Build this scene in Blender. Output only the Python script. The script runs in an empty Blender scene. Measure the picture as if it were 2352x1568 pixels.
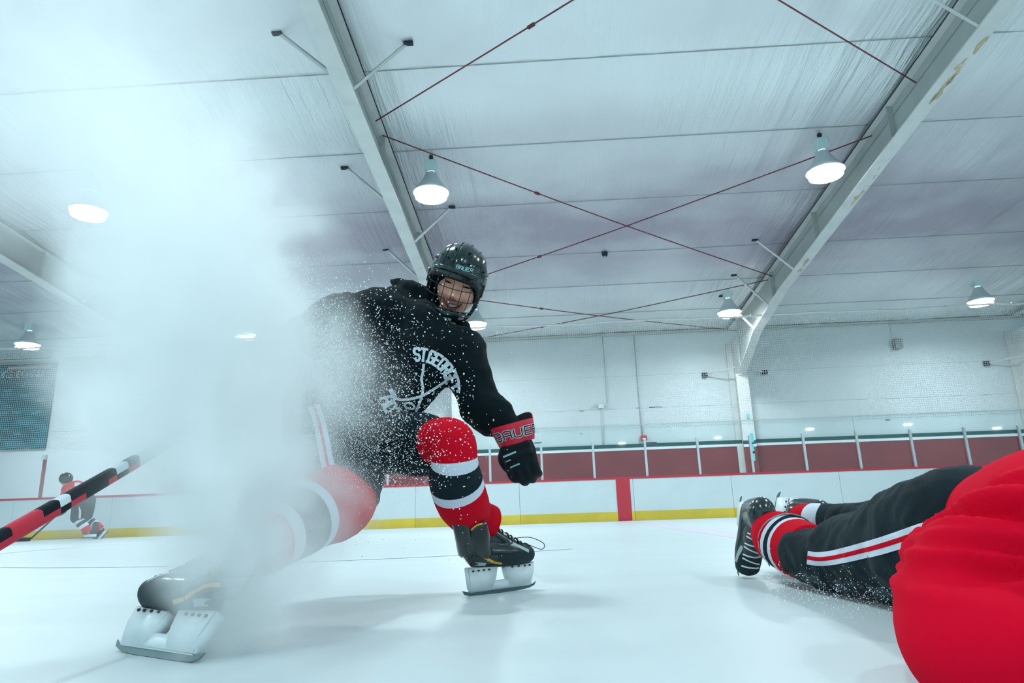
import bpy, bmesh, math, random
from mathutils import Vector, Matrix, noise
from mathutils.bvhtree import BVHTree
random.seed(7)
SC = bpy.context.scene
COL = SC.collection

# ------------------------------------------------------------------ camera
F, PITCH, ROLL, YAW, CH = 1534.1, .2499, .0333, .0444, .267
IW, IH = 2352, 1568
_fw = Vector((-math.sin(YAW)*math.cos(PITCH), math.cos(YAW)*math.cos(PITCH), math.sin(PITCH)))
_rt = Vector((math.cos(YAW), math.sin(YAW), 0)); _up = _rt.cross(_fw)
_r = _rt*math.cos(ROLL) - _up*math.sin(ROLL)
_u = _rt*math.sin(ROLL) + _up*math.cos(ROLL)
CO = Vector((0, 0, CH))
cd = bpy.data.cameras.new('camera'); cam = bpy.data.objects.new('camera', cd); COL.objects.link(cam)
cd.sensor_width = 36; cd.lens = F/IW*36; cd.clip_start = .05; cd.clip_end = 200
cam.matrix_world = Matrix(((_r.x, _u.x, -_fw.x, CO.x), (_r.y, _u.y, -_fw.y, CO.y), (_r.z, _u.z, -_fw.z, CO.z), (0, 0, 0, 1)))
SC.camera = cam
def ray(x, y): return _fw + ((x-IW/2)*_r - (y-IH/2)*_u)/F
def P(x, y, d): return CO + ray(x, y)*d          # a point d metres away (along the view axis)
def onY(x, y, Y): v = ray(x, y); return CO + v*(Y/v.y)

# ------------------------------------------------------------------ light
w = bpy.data.worlds.new('arena_air'); SC.world = w; w.use_nodes = True
bg = w.node_tree.nodes['Background']; bg.inputs[0].default_value = (.555, .885, 1.0, 1); bg.inputs[1].default_value = .98
SC.view_settings.view_transform = 'Standard'; SC.view_settings.look = 'None'
SC.view_settings.exposure = 0.2; SC.view_settings.gamma = 1.0; SC.view_settings.use_curve_mapping = False
LAMP_W = 120.0; LAMP_COL = (.80, .96, 1.0)
cy = SC.cycles
try:
    cy.use_denoising = True; cy.volume_bounces = 9; cy.max_bounces = 16; cy.diffuse_bounces = 3; cy.glossy_bounces = 3
    cy.transparent_max_bounces = 24; cy.use_adaptive_sampling = True; cy.adaptive_threshold = .1; cy.adaptive_min_samples = 16
    cy.volume_step_rate = 3.0; cy.volume_max_steps = 128; cy.sample_clamp_indirect = 4; cy.caustics_reflective = False; cy.caustics_refractive = False
except Exception: pass

# ------------------------------------------------------------------ helpers
def prop(o, label=None, cat=None, group=None, kind=None):
    if label: o['label'] = label
    if cat: o['category'] = cat
    if group: o['group'] = group
    if kind: o['kind'] = kind
    return o
def empty(name, loc=(0, 0, 0), label=None, cat=None, group=None):
    o = bpy.data.objects.new(name, None); COL.objects.link(o); o.location = loc; o.empty_display_size = .1
    return prop(o, label, cat, group)
def obj(name, bm, mats, parent=None, smooth=True, world=True):
    """link a bmesh (world coordinates) as one mesh object"""
    me = bpy.data.meshes.new(name)
    bmesh.ops.recalc_face_normals(bm, faces=bm.faces[:])
    bm.to_mesh(me); bm.free()
    return objm(name, me, mats, parent, smooth)
def objm(name, me, mats, parent=None, smooth=True):
    if not isinstance(mats, (list, tuple)): mats = [mats]
    for m in mats: me.materials.append(m)
    if smooth: me.polygons.foreach_set('use_smooth', [True]*len(me.polygons))
    o = bpy.data.objects.new(name, me); COL.objects.link(o)
    if parent is not None:
        o.parent = parent
        M = Matrix.Translation(Vector(chain_loc(parent)))
        me.transform(M.inverted())
    return o
def chain_loc(o):
    l = Vector((0, 0, 0))
    while o is not None: l += o.location; o = o.parent
    return l
def copy_thing(o, loc):
    c = o.copy(); COL.objects.link(c); c.location = loc
    for ch in list(o.children):
        k = ch.copy(); COL.objects.link(k); k.parent = c
        for g in ch.children: q = g.copy(); COL.objects.link(q); q.parent = k
    return c
def box(bm, c, s, mi=0, M=None, bev=0):
    r = bmesh.ops.create_cube(bm, size=1, matrix=(M or Matrix()) @ Matrix.Translation(c) @ Matrix.Diagonal((*s, 1)))
    fs = set(f for v in r['verts'] for f in v.link_faces)
    for f in fs: f.material_index = mi
    if bev:
        es = set(e for v in r['verts'] for e in v.link_edges)
        bmesh.ops.bevel(bm, geom=list(es), offset=bev, segments=2, affect='EDGES', profile=.7)
    return r['verts']
def catmull(a, b, c, d, t):
    return .5*((2*b) + (c-a)*t + (2*a-5*b+4*c-d)*t*t + (3*b-a-3*c+d)*t*t*t)
def resample(vals, n):
    out = []; N = len(vals)
    for i in range(N-1):
        a = vals[max(i-1, 0)]; b = vals[i]; c = vals[i+1]; d = vals[min(i+2, N-1)]
        for k in range(n): out.append(catmull(a, b, c, d, k/n))
    out.append(vals[-1]); return out
def loft(bm, pts, rad, seg=20, sub=6, ref=(0, 0, 1), caps=True, mi=0, mfun=None, rfun=None, power=2.0):
    """closed tube through pts; rad = number or (a, b): a across, b along ref"""
    pts = [Vector(p) for p in pts]
    rr = [Vector((r, r, 0)) if isinstance(r, (int, float)) else Vector((r[0], r[1], 0)) for r in rad]
    if sub > 1: pts = resample(pts, sub); rr = resample(rr, sub)
    n = len(pts); rings = []; ref = Vector(ref); b_ = None
    for i, p in enumerate(pts):
        t = (pts[min(i+1, n-1)] - pts[max(i-1, 0)]).normalized()
        if b_ is None:
            b_ = ref - t*ref.dot(t)
            if b_.length < 1e-4: b_ = Vector((1, 0, .01)); b_ -= t*b_.dot(t)
        else: b_ = b_ - t*b_.dot(t)
        b_.normalize(); a_ = t.cross(b_)
        ring = []
        for k in range(seg):
            an = 2*math.pi*k/seg; ca, sa = math.cos(an), math.sin(an)
            if power != 2.0:
                ca = math.copysign(abs(ca)**(2/power), ca); sa = math.copysign(abs(sa)**(2/power), sa)
            f = rfun(i/(n-1), an) if rfun else 1
            ring.append(bm.verts.new(p + a_*(ca*max(rr[i].x, .0005)*f) + b_*(sa*max(rr[i].y, .0005)*f)))
        rings.append(ring)
    for i in range(n-1):
        m = mfun((i+.5)/(n-1)) if mfun else mi
        for k in range(seg):
            f = bm.faces.new((rings[i][k], rings[i][(k+1) % seg], rings[i+1][(k+1) % seg], rings[i+1][k])); f.material_index = m
    if caps:
        for ring, p, s in ((rings[0], pts[0], -1), (rings[-1], pts[-1], 1)):
            f = bm.faces.new(ring if s > 0 else ring[::-1]); f.material_index = (mfun(0 if s < 0 else 1) if mfun else mi)
    return rings
def capsule(bm, pts, rad, seg=16, sub=5, ref=(0, 0, 1)):
    """loft with rounded ends"""
    pts = [Vector(p) for p in pts]
    rr = [(r, r) if isinstance(r, (int, float)) else tuple(r) for r in rad]
    d0 = (pts[0]-pts[1]).normalized(); d1 = (pts[-1]-pts[-2]).normalized()
    P2 = resample(pts, sub); R2 = resample([Vector((a, b, 0)) for a, b in rr], sub)
    R2 = [(v.x, v.y) for v in R2]
    e0 = []; e1 = []; f0 = []; f1 = []
    for k in (90, 65, 40, 18):
        s, c = math.sin(math.radians(k)), math.cos(math.radians(k))
        m0 = min(rr[0]); m1 = min(rr[-1])
        e0.append(pts[0]+d0*m0*s); f0.append((rr[0][0]*c+.0004, rr[0][1]*c+.0004))
        e1.insert(0, pts[-1]+d1*m1*s); f1.insert(0, (rr[-1][0]*c+.0004, rr[-1][1]*c+.0004))
    loft(bm, e0+P2+e1, f0+R2+f1, seg, 1, ref)
def ball(bm, c, r, M=None, seg=24):
    r = (r, r, r) if isinstance(r, (int, float)) else r
    return bmesh.ops.create_uvsphere(bm, u_segments=seg, v_segments=seg//2, radius=1,
                                     matrix=Matrix.Translation(c) @ (M or Matrix()) @ Matrix.Diagonal((*r, 1)))['verts']
def fold(p, amp, sc, axis=None, seed=0.0):
    """cloth creases: ridged noise, long across the given axis"""
    q = Vector(p)*sc + Vector((seed, seed*1.7, seed*.3))
    if axis is not None: q += Vector(axis)*(Vector(axis).dot(Vector(p))*sc*1.6)
    n = noise.noise(q); m = noise.noise(q*2.3+Vector((9, 3, 1)))
    return amp*((1-abs(n)*2.6) + .45*(1-abs(m)*2.6) - .7)
def fuse(name, bm, mats, parent, voxel=.012, smooth=3, folds=None, keep=False, post=None):
    """join overlapping volumes into one continuous skin"""
    me = bpy.data.meshes.new('tmp'); bmesh.ops.recalc_face_normals(bm, faces=bm.faces[:]); bm.to_mesh(me); bm.free()
    t = bpy.data.objects.new('tmp', me); COL.objects.link(t)
    md = t.modifiers.new('r', 'REMESH'); md.mode = 'VOXEL'; md.voxel_size = voxel
    dg = bpy.context.evaluated_depsgraph_get(); dg.update()
    m2 = bpy.data.meshes.new_from_object(t.evaluated_get(dg)); bpy.data.objects.remove(t); bpy.data.meshes.remove(me)
    b = bmesh.new(); b.from_mesh(m2); bpy.data.meshes.remove(m2)
    for _ in range(smooth): bmesh.ops.smooth_vert(b, verts=b.verts, factor=.5, use_axis_x=True, use_axis_y=True, use_axis_z=True)
    if folds:
        b.normal_update()
        mv = [(v, v.normal*folds(v.co)) for v in b.verts]
        for v, d in mv: v.co += d
        bmesh.ops.smooth_vert(b, verts=b.verts, factor=.4, use_axis_x=True, use_axis_y=True, use_axis_z=True)
    b.normal_update(); tree = BVHTree.FromBMesh(b)
    if post: post(b)
    o = obj(name, b, mats, parent)
    return (o, tree) if keep else o
def patch(bm, tree, polys, org, ex, ey, cast, off=.003, mi=0, back=.5):
    """lay flat 2-D polygons (subdivided quads) on a surface"""
    cast = Vector(cast).normalized()
    for poly in polys:
        vs = []
        for (x, y) in poly:
            p = org + ex*x + ey*y
            h = tree.ray_cast(p - cast*back, cast, back*2)
            q = h[0] - cast*off if h[0] is not None else None
            if q is None: vs = None; break
            vs.append(bm.verts.new(q))
        if vs:
            try: bm.faces.new(vs).material_index = mi
            except ValueError: pass
def stroke(pts, wd, n=6, taper=None):
    """2-D polyline turned into short quads"""
    out = []
    for a, b in zip(pts[:-1], pts[1:]):
        a = Vector((*a, 0)); b = Vector((*b, 0)); d = (b-a); L = d.length
        if L < 1e-6: continue
        d.normalize(); nrm = Vector((-d.y, d.x, 0))*wd/2; a2 = a-d*wd*.3; b2 = b+d*wd*.3
        for k in range(n):
            p = a2.lerp(b2, k/n); q = a2.lerp(b2, (k+1)/n)
            out.append([(p-nrm).to_2d()[:], (q-nrm).to_2d()[:], (q+nrm).to_2d()[:], (p+nrm).to_2d()[:]])
    return out
def ribbon(pts, wd, n=6, shift=0):
    P3 = [p.to_2d() for p in resample([Vector((*p, 0)) for p in pts], n)]; out = []; pv = None
    for i, p in enumerate(P3):
        d = (P3[min(i+1, len(P3)-1)]-P3[max(i-1, 0)]).normalized(); nr = Vector((-d.y, d.x))
        c = (p+nr*(shift-wd/2), p+nr*shift, p+nr*(shift+wd/2))
        if pv:
            out.append([tuple(q) for q in (pv[0], c[0], c[1], pv[1])]); out.append([tuple(q) for q in (pv[1], c[1], c[2], pv[2])])
        pv = c
    return out
G = {'S': [[(4, 5), (3.2, 6), (.8, 6), (0, 5), (0, 4), (.8, 3.2), (3.2, 2.8), (4, 2), (4, 1), (3.2, 0), (.8, 0), (0, 1)]],
     'T': [[(0, 6), (4, 6)], [(2, 6), (2, 0)], [(1.2, 0), (2.8, 0)]],
     'G': [[(4, 4.8), (3.2, 6), (.8, 6), (0, 5), (0, 1), (.8, 0), (3.2, 0), (4, 1), (4, 2.8), (2.4, 2.8)]],
     'E': [[(4, 6), (0, 6), (0, 0), (4, 0)], [(0, 3), (3, 3)]],
     'O': [[(.8, 6), (3.2, 6), (4, 5), (4, 1), (3.2, 0), (.8, 0), (0, 1), (0, 5), (.8, 6)]],
     'R': [[(0, 0), (0, 6), (3.2, 6), (4, 5), (4, 4), (3.2, 3), (0, 3)], [(2, 3), (4, 0)]],
     'H': [[(0, 0), (0, 6)], [(4, 0), (4, 6)], [(0, 3), (4, 3)]],
     'C': [[(4, 4.8), (3.2, 6), (.8, 6), (0, 5), (0, 1), (.8, 0), (3.2, 0), (4, 1.2)]],
     'K': [[(0, 0), (0, 6)], [(4, 6), (0, 2.6)], [(1.5, 3.6), (4, 0)]],
     'Y': [[(0, 6), (2, 3), (4, 6)], [(2, 3), (2, 0)]],
     'B': [[(0, 0), (0, 6), (3.2, 6), (4, 5.2), (4, 3.8), (3.2, 3), (0, 3)], [(3.2, 3), (4, 2.2), (4, .8), (3.2, 0), (0, 0)]],
     'A': [[(0, 0), (0, 5), (.8, 6), (3.2, 6), (4, 5), (4, 0)], [(0, 2.6), (4, 2.6)]],
     'U': [[(0, 6), (0, 1), (.8, 0), (3.2, 0), (4, 1), (4, 6)]],
     'N': [[(0, 0), (0, 6), (4, 0), (4, 6)]], 'D': [[(0, 0), (0, 6), (3, 6), (4, 5), (4, 1), (3, 0), (0, 0)]],
     'P': [[(0, 0), (0, 6), (3.2, 6), (4, 5), (4, 4), (3.2, 3), (0, 3)]],
     "'": [[(.2, 6.2), (0, 4.8)]], '.': [[(0, 0), (.3, 0)]], ' ': []}
def word(s, size, wd, arc=None, gap=1.7, aspect=1.0, x0=None, flip=False):
    """block letters -> quads; arc = radius bends the line round (0, 0)"""
    adv = {"'": 1.4, '.': 1.4, ' ': 3}
    tot = sum(adv.get(c, 4+gap) for c in s)-gap; x = -tot/2 if x0 is None else x0; out = []; k = size/6
    for c in s:
        for pl in G[c]:
            pts = [((x+a)*k*aspect, b*k) for a, b in pl]
            for q in stroke(pts, wd, 4):
                if arc:
                    if not flip: q = [((arc+v-size/2)*math.sin(u/arc), (arc+v-size/2)*math.cos(u/arc)) for u, v in q]
                    else: q = [((arc-v+size/2)*math.sin(u/arc), -(arc-v+size/2)*math.cos(u/arc)) for u, v in q]
                out.append(q)
        x += adv.get(c, 4+gap)
    return out

# ------------------------------------------------------------------ materials
def srgb(r, g, b):
    f = lambda c: (c/255/12.92) if c/255 <= .04045 else ((c/255+.055)/1.055)**2.4
    return (f(r), f(g), f(b), 1)
def mat(name, col, rough=.6, metal=0.0, noise_amt=0, nscale=20, bump=0, bscale=40, spec=.5, sheen=0, coat=0, stretch=None, emit=None, sss=0):
    m = bpy.data.materials.new(name); m.use_nodes = True; nt = m.node_tree; b = nt.nodes['Principled BSDF']
    b.inputs['Base Color'].default_value = col; b.inputs['Roughness'].default_value = rough; b.inputs['Metallic'].default_value = metal
    b.inputs['Specular IOR Level'].default_value = spec
    if sheen: b.inputs['Sheen Weight'].default_value = sheen
    if coat: b.inputs['Coat Weight'].default_value = coat; b.inputs['Coat Roughness'].default_value = .12
    if sss: b.inputs['Subsurface Weight'].default_value = sss; b.inputs['Subsurface Radius'].default_value = (.01, .004, .002); b.inputs['Subsurface Scale'].default_value = 1
    if noise_amt or bump:
        tc = nt.nodes.new('ShaderNodeTexCoord'); mp = nt.nodes.new('ShaderNodeMapping'); nt.links.new(tc.outputs['Object'], mp.inputs[0])
        if stretch: mp.inputs['Scale'].default_value = stretch
    if noise_amt:
        n = nt.nodes.new('ShaderNodeTexNoise'); n.inputs['Scale'].default_value = nscale; n.inputs['Detail'].default_value = 5
        nt.links.new(mp.outputs[0], n.inputs['Vector'])
        r = nt.nodes.new('ShaderNodeValToRGB'); r.color_ramp.elements[0].position = .3; r.color_ramp.elements[1].position = .7
        r.color_ramp.elements[0].color = tuple(c*(1-noise_amt) for c in col[:3])+(1,)
        r.color_ramp.elements[1].color = tuple(min(1, c*(1+noise_amt)) for c in col[:3])+(1,)
        nt.links.new(n.outputs['Fac'], r.inputs[0]); nt.links.new(r.outputs[0], b.inputs['Base Color'])
    if bump:
        n = nt.nodes.new('ShaderNodeTexNoise'); n.inputs['Scale'].default_value = bscale; n.inputs['Detail'].default_value = 4
        nt.links.new(mp.outputs[0], n.inputs['Vector'])
        bp = nt.nodes.new('ShaderNodeBump'); bp.inputs['Strength'].default_value = bump; bp.inputs['Distance'].default_value = .01
        nt.links.new(n.outputs['Fac'], bp.inputs['Height']); nt.links.new(bp.outputs[0], b.inputs['Normal'])
    if emit: b.inputs['Emission Color'].default_value = emit[:3]+(1,); b.inputs['Emission Strength'].default_value = emit[3]
    return m
M_wall = mat('painted_wall_panel', (.60, .655, .68, 1), .55, noise_amt=.05, nscale=.8)
M_ice = mat('ice', (.61, .68, .705, 1), .38, noise_amt=.03, nscale=1.2, bump=.12, bscale=3, stretch=(1, 2.5, 1))
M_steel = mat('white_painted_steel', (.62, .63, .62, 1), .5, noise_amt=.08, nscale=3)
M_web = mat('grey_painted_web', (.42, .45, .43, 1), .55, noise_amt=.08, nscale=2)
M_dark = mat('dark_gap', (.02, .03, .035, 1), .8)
M_rust = mat('rusty_rod', (.16, .045, .05, 1), .7, noise_amt=.3, nscale=4)
M_rustp = mat('rust_stain', (.52, .42, .27, 1), .7, noise_amt=.25, nscale=9)
M_board = mat('white_board', (.66, .74, .765, 1), .35, noise_amt=.03, nscale=2)
M_red = mat('red_plastic', (.55, .03, .05, 1), .4)
M_yellow = mat('yellow_kick', (.72, .53, .05, 1), .4, noise_amt=.12, nscale=1.5)
M_blue = mat('blue_plastic', (.01, .22, .50, 1), .4)
M_alu = mat('aluminium_post', (.55, .60, .61, 1), .4, metal=.3)
M_wains = mat('dark_red_wainscot', (.21, .032, .04, 1), .6, noise_amt=.12, nscale=1.5)
M_green = mat('green_stripe', (.012, .07, .07, 1), .6)
M_white = mat('white_paint', (.74, .78, .80, 1), .5)
M_pipe = mat('grey_conduit', (.50, .55, .56, 1), .5)
M_grey = mat('speaker_grey', (.27, .29, .28, 1), .7)
M_net = mat('net_cord', (.72, .74, .72, 1), .8)
M_pink = mat('faded_red_line', (.70, .62, .72, 1), .4)
M_paleblue = mat('faded_blue_line', (.60, .76, .86, 1), .4)
M_cyan = mat('cyan_tape', (.10, .60, .62, 1), .5)
M_shade = mat('aluminium_reflector', (.55, .62, .64, 1), .3, metal=.5)
M_ballast = mat('pale_ballast_box', (.55, .72, .73, 1), .4)
M_lens = mat('lit_lens', (1, 1, 1, 1), .5, emit=(.88, 1.0, 1.0, 26))
M_banner = mat('teal_banner', (.002, .105, .14, 1), .6, noise_amt=.55, nscale=1.6, stretch=(1, 1, 2.2))
M_bantxt = mat('banner_print', (.42, .60, .66, 1), .6)
M_banor = mat('banner_orange', (.55, .30, .22, 1), .6)
def ceiling_mat():
    m = bpy.data.materials.new('vinyl_insulation'); m.use_nodes = True; nt = m.node_tree; b = nt.nodes['Principled BSDF']
    N = nt.nodes.new; L = nt.links.new
    tc = N('ShaderNodeTexCoord')
    mp = N('ShaderNodeMapping'); mp.inputs['Scale'].default_value = (3.4, .20, 1); L(tc.outputs['Object'], mp.inputs[0])
    n1 = N('ShaderNodeTexNoise'); n1.inputs['Scale'].default_value = 1.3; n1.inputs['Detail'].default_value = 6; n1.inputs['Roughness'].default_value = .6; L(mp.outputs[0], n1.inputs['Vector'])
    mp2 = N('ShaderNodeMapping'); mp2.inputs['Scale'].default_value = (.35, .5, 1); L(tc.outputs['Object'], mp2.inputs[0])
    n2 = N('ShaderNodeTexNoise'); n2.inputs['Scale'].default_value = .8; n2.inputs['Detail'].default_value = 3; L(mp2.outputs[0], n2.inputs['Vector'])
    r2 = N('ShaderNodeValToRGB'); r2.color_ramp.elements[0].position = .35; r2.color_ramp.elements[1].position = .65
    r2.color_ramp.elements[0].color = (.74, .76, .78, 1); r2.color_ramp.elements[1].color = (.84, .89, .90, 1)
    L(n2.outputs['Fac'], r2.inputs[0])
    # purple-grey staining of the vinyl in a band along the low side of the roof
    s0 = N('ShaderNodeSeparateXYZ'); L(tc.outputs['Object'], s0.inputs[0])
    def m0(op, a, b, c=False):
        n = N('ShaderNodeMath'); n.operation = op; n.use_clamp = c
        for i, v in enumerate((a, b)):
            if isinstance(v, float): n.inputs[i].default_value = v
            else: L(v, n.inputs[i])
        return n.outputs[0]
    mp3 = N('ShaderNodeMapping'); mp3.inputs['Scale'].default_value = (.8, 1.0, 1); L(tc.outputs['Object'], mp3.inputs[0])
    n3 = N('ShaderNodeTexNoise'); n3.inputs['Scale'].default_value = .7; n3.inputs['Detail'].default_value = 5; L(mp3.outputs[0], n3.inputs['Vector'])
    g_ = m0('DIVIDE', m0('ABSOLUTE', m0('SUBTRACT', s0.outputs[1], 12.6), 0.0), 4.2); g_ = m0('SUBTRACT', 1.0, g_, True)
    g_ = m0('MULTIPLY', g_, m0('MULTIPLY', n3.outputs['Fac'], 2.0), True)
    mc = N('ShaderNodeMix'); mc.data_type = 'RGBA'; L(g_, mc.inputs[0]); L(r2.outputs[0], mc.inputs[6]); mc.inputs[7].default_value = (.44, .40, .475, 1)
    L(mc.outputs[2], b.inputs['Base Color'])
    b.inputs['Roughness'].default_value = .34; b.inputs['Metallic'].default_value = .2
    # creases are stronger where the vinyl is pulled tight by the seams
    rm = N('ShaderNodeMapRange'); rm.inputs[1].default_value = .38; rm.inputs[2].default_value = .62; rm.inputs[3].default_value = .08; rm.inputs[4].default_value = 1
    L(n2.outputs['Fac'], rm.inputs[0])
    bp = N('ShaderNodeBump'); bp.inputs['Distance'].default_value = .20
    sp = N('ShaderNodeSeparateXYZ'); L(tc.outputs['Object'], sp.inputs[0])
    def mt(op, a, b):
        n = N('ShaderNodeMath'); n.operation = op; L(a, n.inputs[0])
        if isinstance(b, float): n.inputs[1].default_value = b
        else: L(b, n.inputs[1])
        return n.outputs[0]
    q = mt('DIVIDE', mt('ADD', sp.outputs[0], 2.33+76.5), 7.65); q = mt('PINGPONG', q, .5)
    ra = N('ShaderNodeMapRange'); ra.inputs[1].default_value = .02; ra.inputs[2].default_value = .27; ra.inputs[3].default_value = 1.0; ra.inputs[4].default_value = .42; L(q, ra.inputs[0])
    L(mt('MULTIPLY', rm.outputs[0], ra.outputs[0]), bp.inputs['Strength'])
    L(n1.outputs['Fac'], bp.inputs['Height']); L(bp.outputs[0], b.inputs['Normal'])
    return m
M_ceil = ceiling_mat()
def glass_mat():
    m = bpy.data.materials.new('shield_glass'); m.use_nodes = True; nt = m.node_tree; nt.nodes.clear()
    N = nt.nodes.new; L = nt.links.new
    o = N('ShaderNodeOutputMaterial'); t = N('ShaderNodeBsdfTransparent'); t.inputs[0].default_value = (.93, .965, .965, 1)
    g = N('ShaderNodeBsdfGlossy'); g.inputs['Roughness'].default_value = .03; mx = N('ShaderNodeMixShader')
    fr = N('ShaderNodeFresnel'); fr.inputs[0].default_value = 1.36
    L(fr.outputs[0], mx.inputs[0]); L(t.outputs[0], mx.inputs[1]); L(g.outputs[0], mx.inputs[2]); L(mx.outputs[0], o.inputs[0])
    return m
M_glass = glass_mat()
# clothing
M_hood = mat('black_hoodie', (.0018, .0075, .010, 1), .9, sheen=.03, bump=.2, bscale=160, spec=.12)
M_pants = mat('black_pants', (.0045, .015, .019, 1), .85, sheen=.04, bump=.15, bscale=220, spec=.15, noise_amt=.35, nscale=9)
M_sockr = mat('red_knit', (.56, .003, .016, 1), .85, bump=.2, bscale=180, spec=.08)
M_sockw = mat('white_knit', (.62, .68, .76, 1), .85, bump=.3, bscale=180, spec=.2)
M_sockk = mat('black_knit', (.006, .016, .022, 1), .9, bump=.3, bscale=180, spec=.2)
M_jersey = mat('red_jersey', (.66, .0015, .022, 1), .85, bump=.1, bscale=420, spec=.06)
M_skin = mat('skin', (.66, .34, .235, 1), .5, sss=.15, noise_amt=.08, nscale=30)
M_lip = mat('lip', (.30, .07, .07, 1), .4); M_mouth = mat('mouth_inside', (.05, .008, .01, 1), .6)
M_teeth = mat('teeth', (.70, .66, .56, 1), .25); M_eye = mat('dark_eye', (.006, .005, .005, 1), .6, spec=.1)
M_hair = mat('black_hair', (.012, .008, .010, 1), .5)
M_shell = mat('dark_green_black_shell', (.0015, .016, .017, 1), .16, coat=.25, spec=.4)
M_pad = mat('dark_padding', (.004, .008, .010, 1), .8)
M_wire = mat('dark_cage_wire', (.012, .012, .018, 1), .35, metal=.5)
M_mark = mat('pale_teal_print', (.24, .50, .48, 1), .5)
M_print = mat('white_screen_print', (.56, .66, .70, 1), .8)
M_glred = mat('red_glove_cuff', (.55, .004, .03, 1), .55)
M_glblk = mat('black_glove', (.003, .009, .013, 1), .7, bump=.2, bscale=60, spec=.2)
M_skblk = mat('glossy_black_boot', (.003, .014, .016, 1), .22, coat=.3, noise_amt=.3, nscale=12)
M_skmat = mat('matte_black_boot', (.008, .026, .030, 1), .6, spec=.25)
M_gold = mat('gold_trim', (.62, .36, .04, 1), .35)
M_holder = mat('white_blade_holder', (.72, .80, .82, 1), .35)
M_blade = mat('steel_blade', (.10, .16, .17, 1), .38, metal=.6)
M_tgrey = mat('grey_trim', (.33, .40, .40, 1), .5)
M_lace = mat('white_lace', (.62, .72, .74, 1), .8)
M_snow = mat('snow_flake', (.86, .93, .95, 1), .6, sss=.0)
M_dusty = mat('snow_dusted_pants', (.03, .055, .062, 1), .9)

# ------------------------------------------------------------------ arena shell
EY, EZ, SL = 18.6, 5.12, .095          # wall line, eave height, roof slope
def roof(y): return EZ + SL*(EY-abs(y))
bm = bmesh.new(); bmesh.ops.create_grid(bm, x_segments=1, y_segments=1, size=1, matrix=Matrix.Translation((0, 3, 0)) @ Matrix.Diagonal((30, 22, 1, 1)))
o = obj('floor', bm, M_ice, smooth=False); prop(o, kind='structure')
bm = bmesh.new(); box(bm, (0, EY+.1, 2.7), (60, .2, 5.4))
o = obj('wall_back', bm, M_wall, smooth=False); prop(o, kind='structure')
bm = bmesh.new()
SEAM = [0.0, 1.9, 3.7, 5.6, 7.8, 9.6, 11.4, 13.5, 15.2, 17.0, EY]
ys = []
for a, b in zip(SEAM[:-1], SEAM[1:]): ys += [a+(b-a)*k/5 for k in range(5)]
ys.append(EY); nx = 420; g = []
for y in ys:
    row = []
    sd = min(abs(y-s) for s in SEAM)
    for i in range(nx+1):
        x = -26+52*i/nx
        wv = noise.noise(Vector((x*3.2, y*.22, 0)))*.05 + noise.noise(Vector((x*.9, y*.3, 4)))*.05
        row.append(bm.verts.new((x, y, roof(y) - .05*min(1, sd*2) + wv*min(1, .25+sd*1.2))))
    g.append(row)
for a, b in zip(g[:-1], g[1:]):
    for i in range(nx): bm.faces.new((a[i], a[i+1], b[i+1], b[i]))
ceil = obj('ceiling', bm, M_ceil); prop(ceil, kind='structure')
bm = bmesh.new()
for s in SEAM[3:-1]: box(bm, (0, s, roof(s)-.012), (50, .009, .012))
o = obj('seam_strips', bm, M_web, ceil, smooth=False)
bm = bmesh.new(); box(bm, (0, -5, roof(5)+.0), (52, 10, .05))
o = obj('ceiling_rear', bm, M_wall, smooth=False); prop(o, kind='structure')
bm = bmesh.new(); box(bm, (0, EY-.06, EZ-.05), (52, .12, .07))
o = obj('trim_1', bm, M_web, smooth=False); prop(o, kind='structure')
# wainscot and stripes on the wall
bm = bmesh.new(); box(bm, (8.5, EY-.03, .89), (33, .06, 1.79)); o = obj('trim_2', bm, M_wains, smooth=False); prop(o, kind='structure')
bm = bmesh.new(); box(bm, (8.5, EY-.035, 1.83), (33, .07, .07)); o = obj('trim_3', bm, M_white, smooth=False); prop(o, kind='structure')
bm = bmesh.new(); box(bm, (8.5, EY-.035, 1.915), (33, .07, .10)); o = obj('trim_4', bm, M_green, smooth=False); prop(o, kind='structure')
wb = bpy.data.objects['wall_back']
bm = bmesh.new()
for z in (3.87, 2.95): box(bm, (0, EY-.004, z), (52, .008, .012))
obj('panel_joints', bm, M_pipe, wb, smooth=False)
bm = bmesh.new()
for x0, z, L_ in ((1.05, 2.93, .12), (2.6, 2.955, .05), (3.1, 2.957, .35), (-.2, 2.1, .2), (-.9, 2.12, .25), (2.9, 1.99, .3), (1.0, 2.3, .03), (9.3, 2.36, .12)):
    box(bm, (x0, EY-.012, z), (L_, .01, .018))
obj('scuffs', bm, M_dark, wb, smooth=False)

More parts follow.
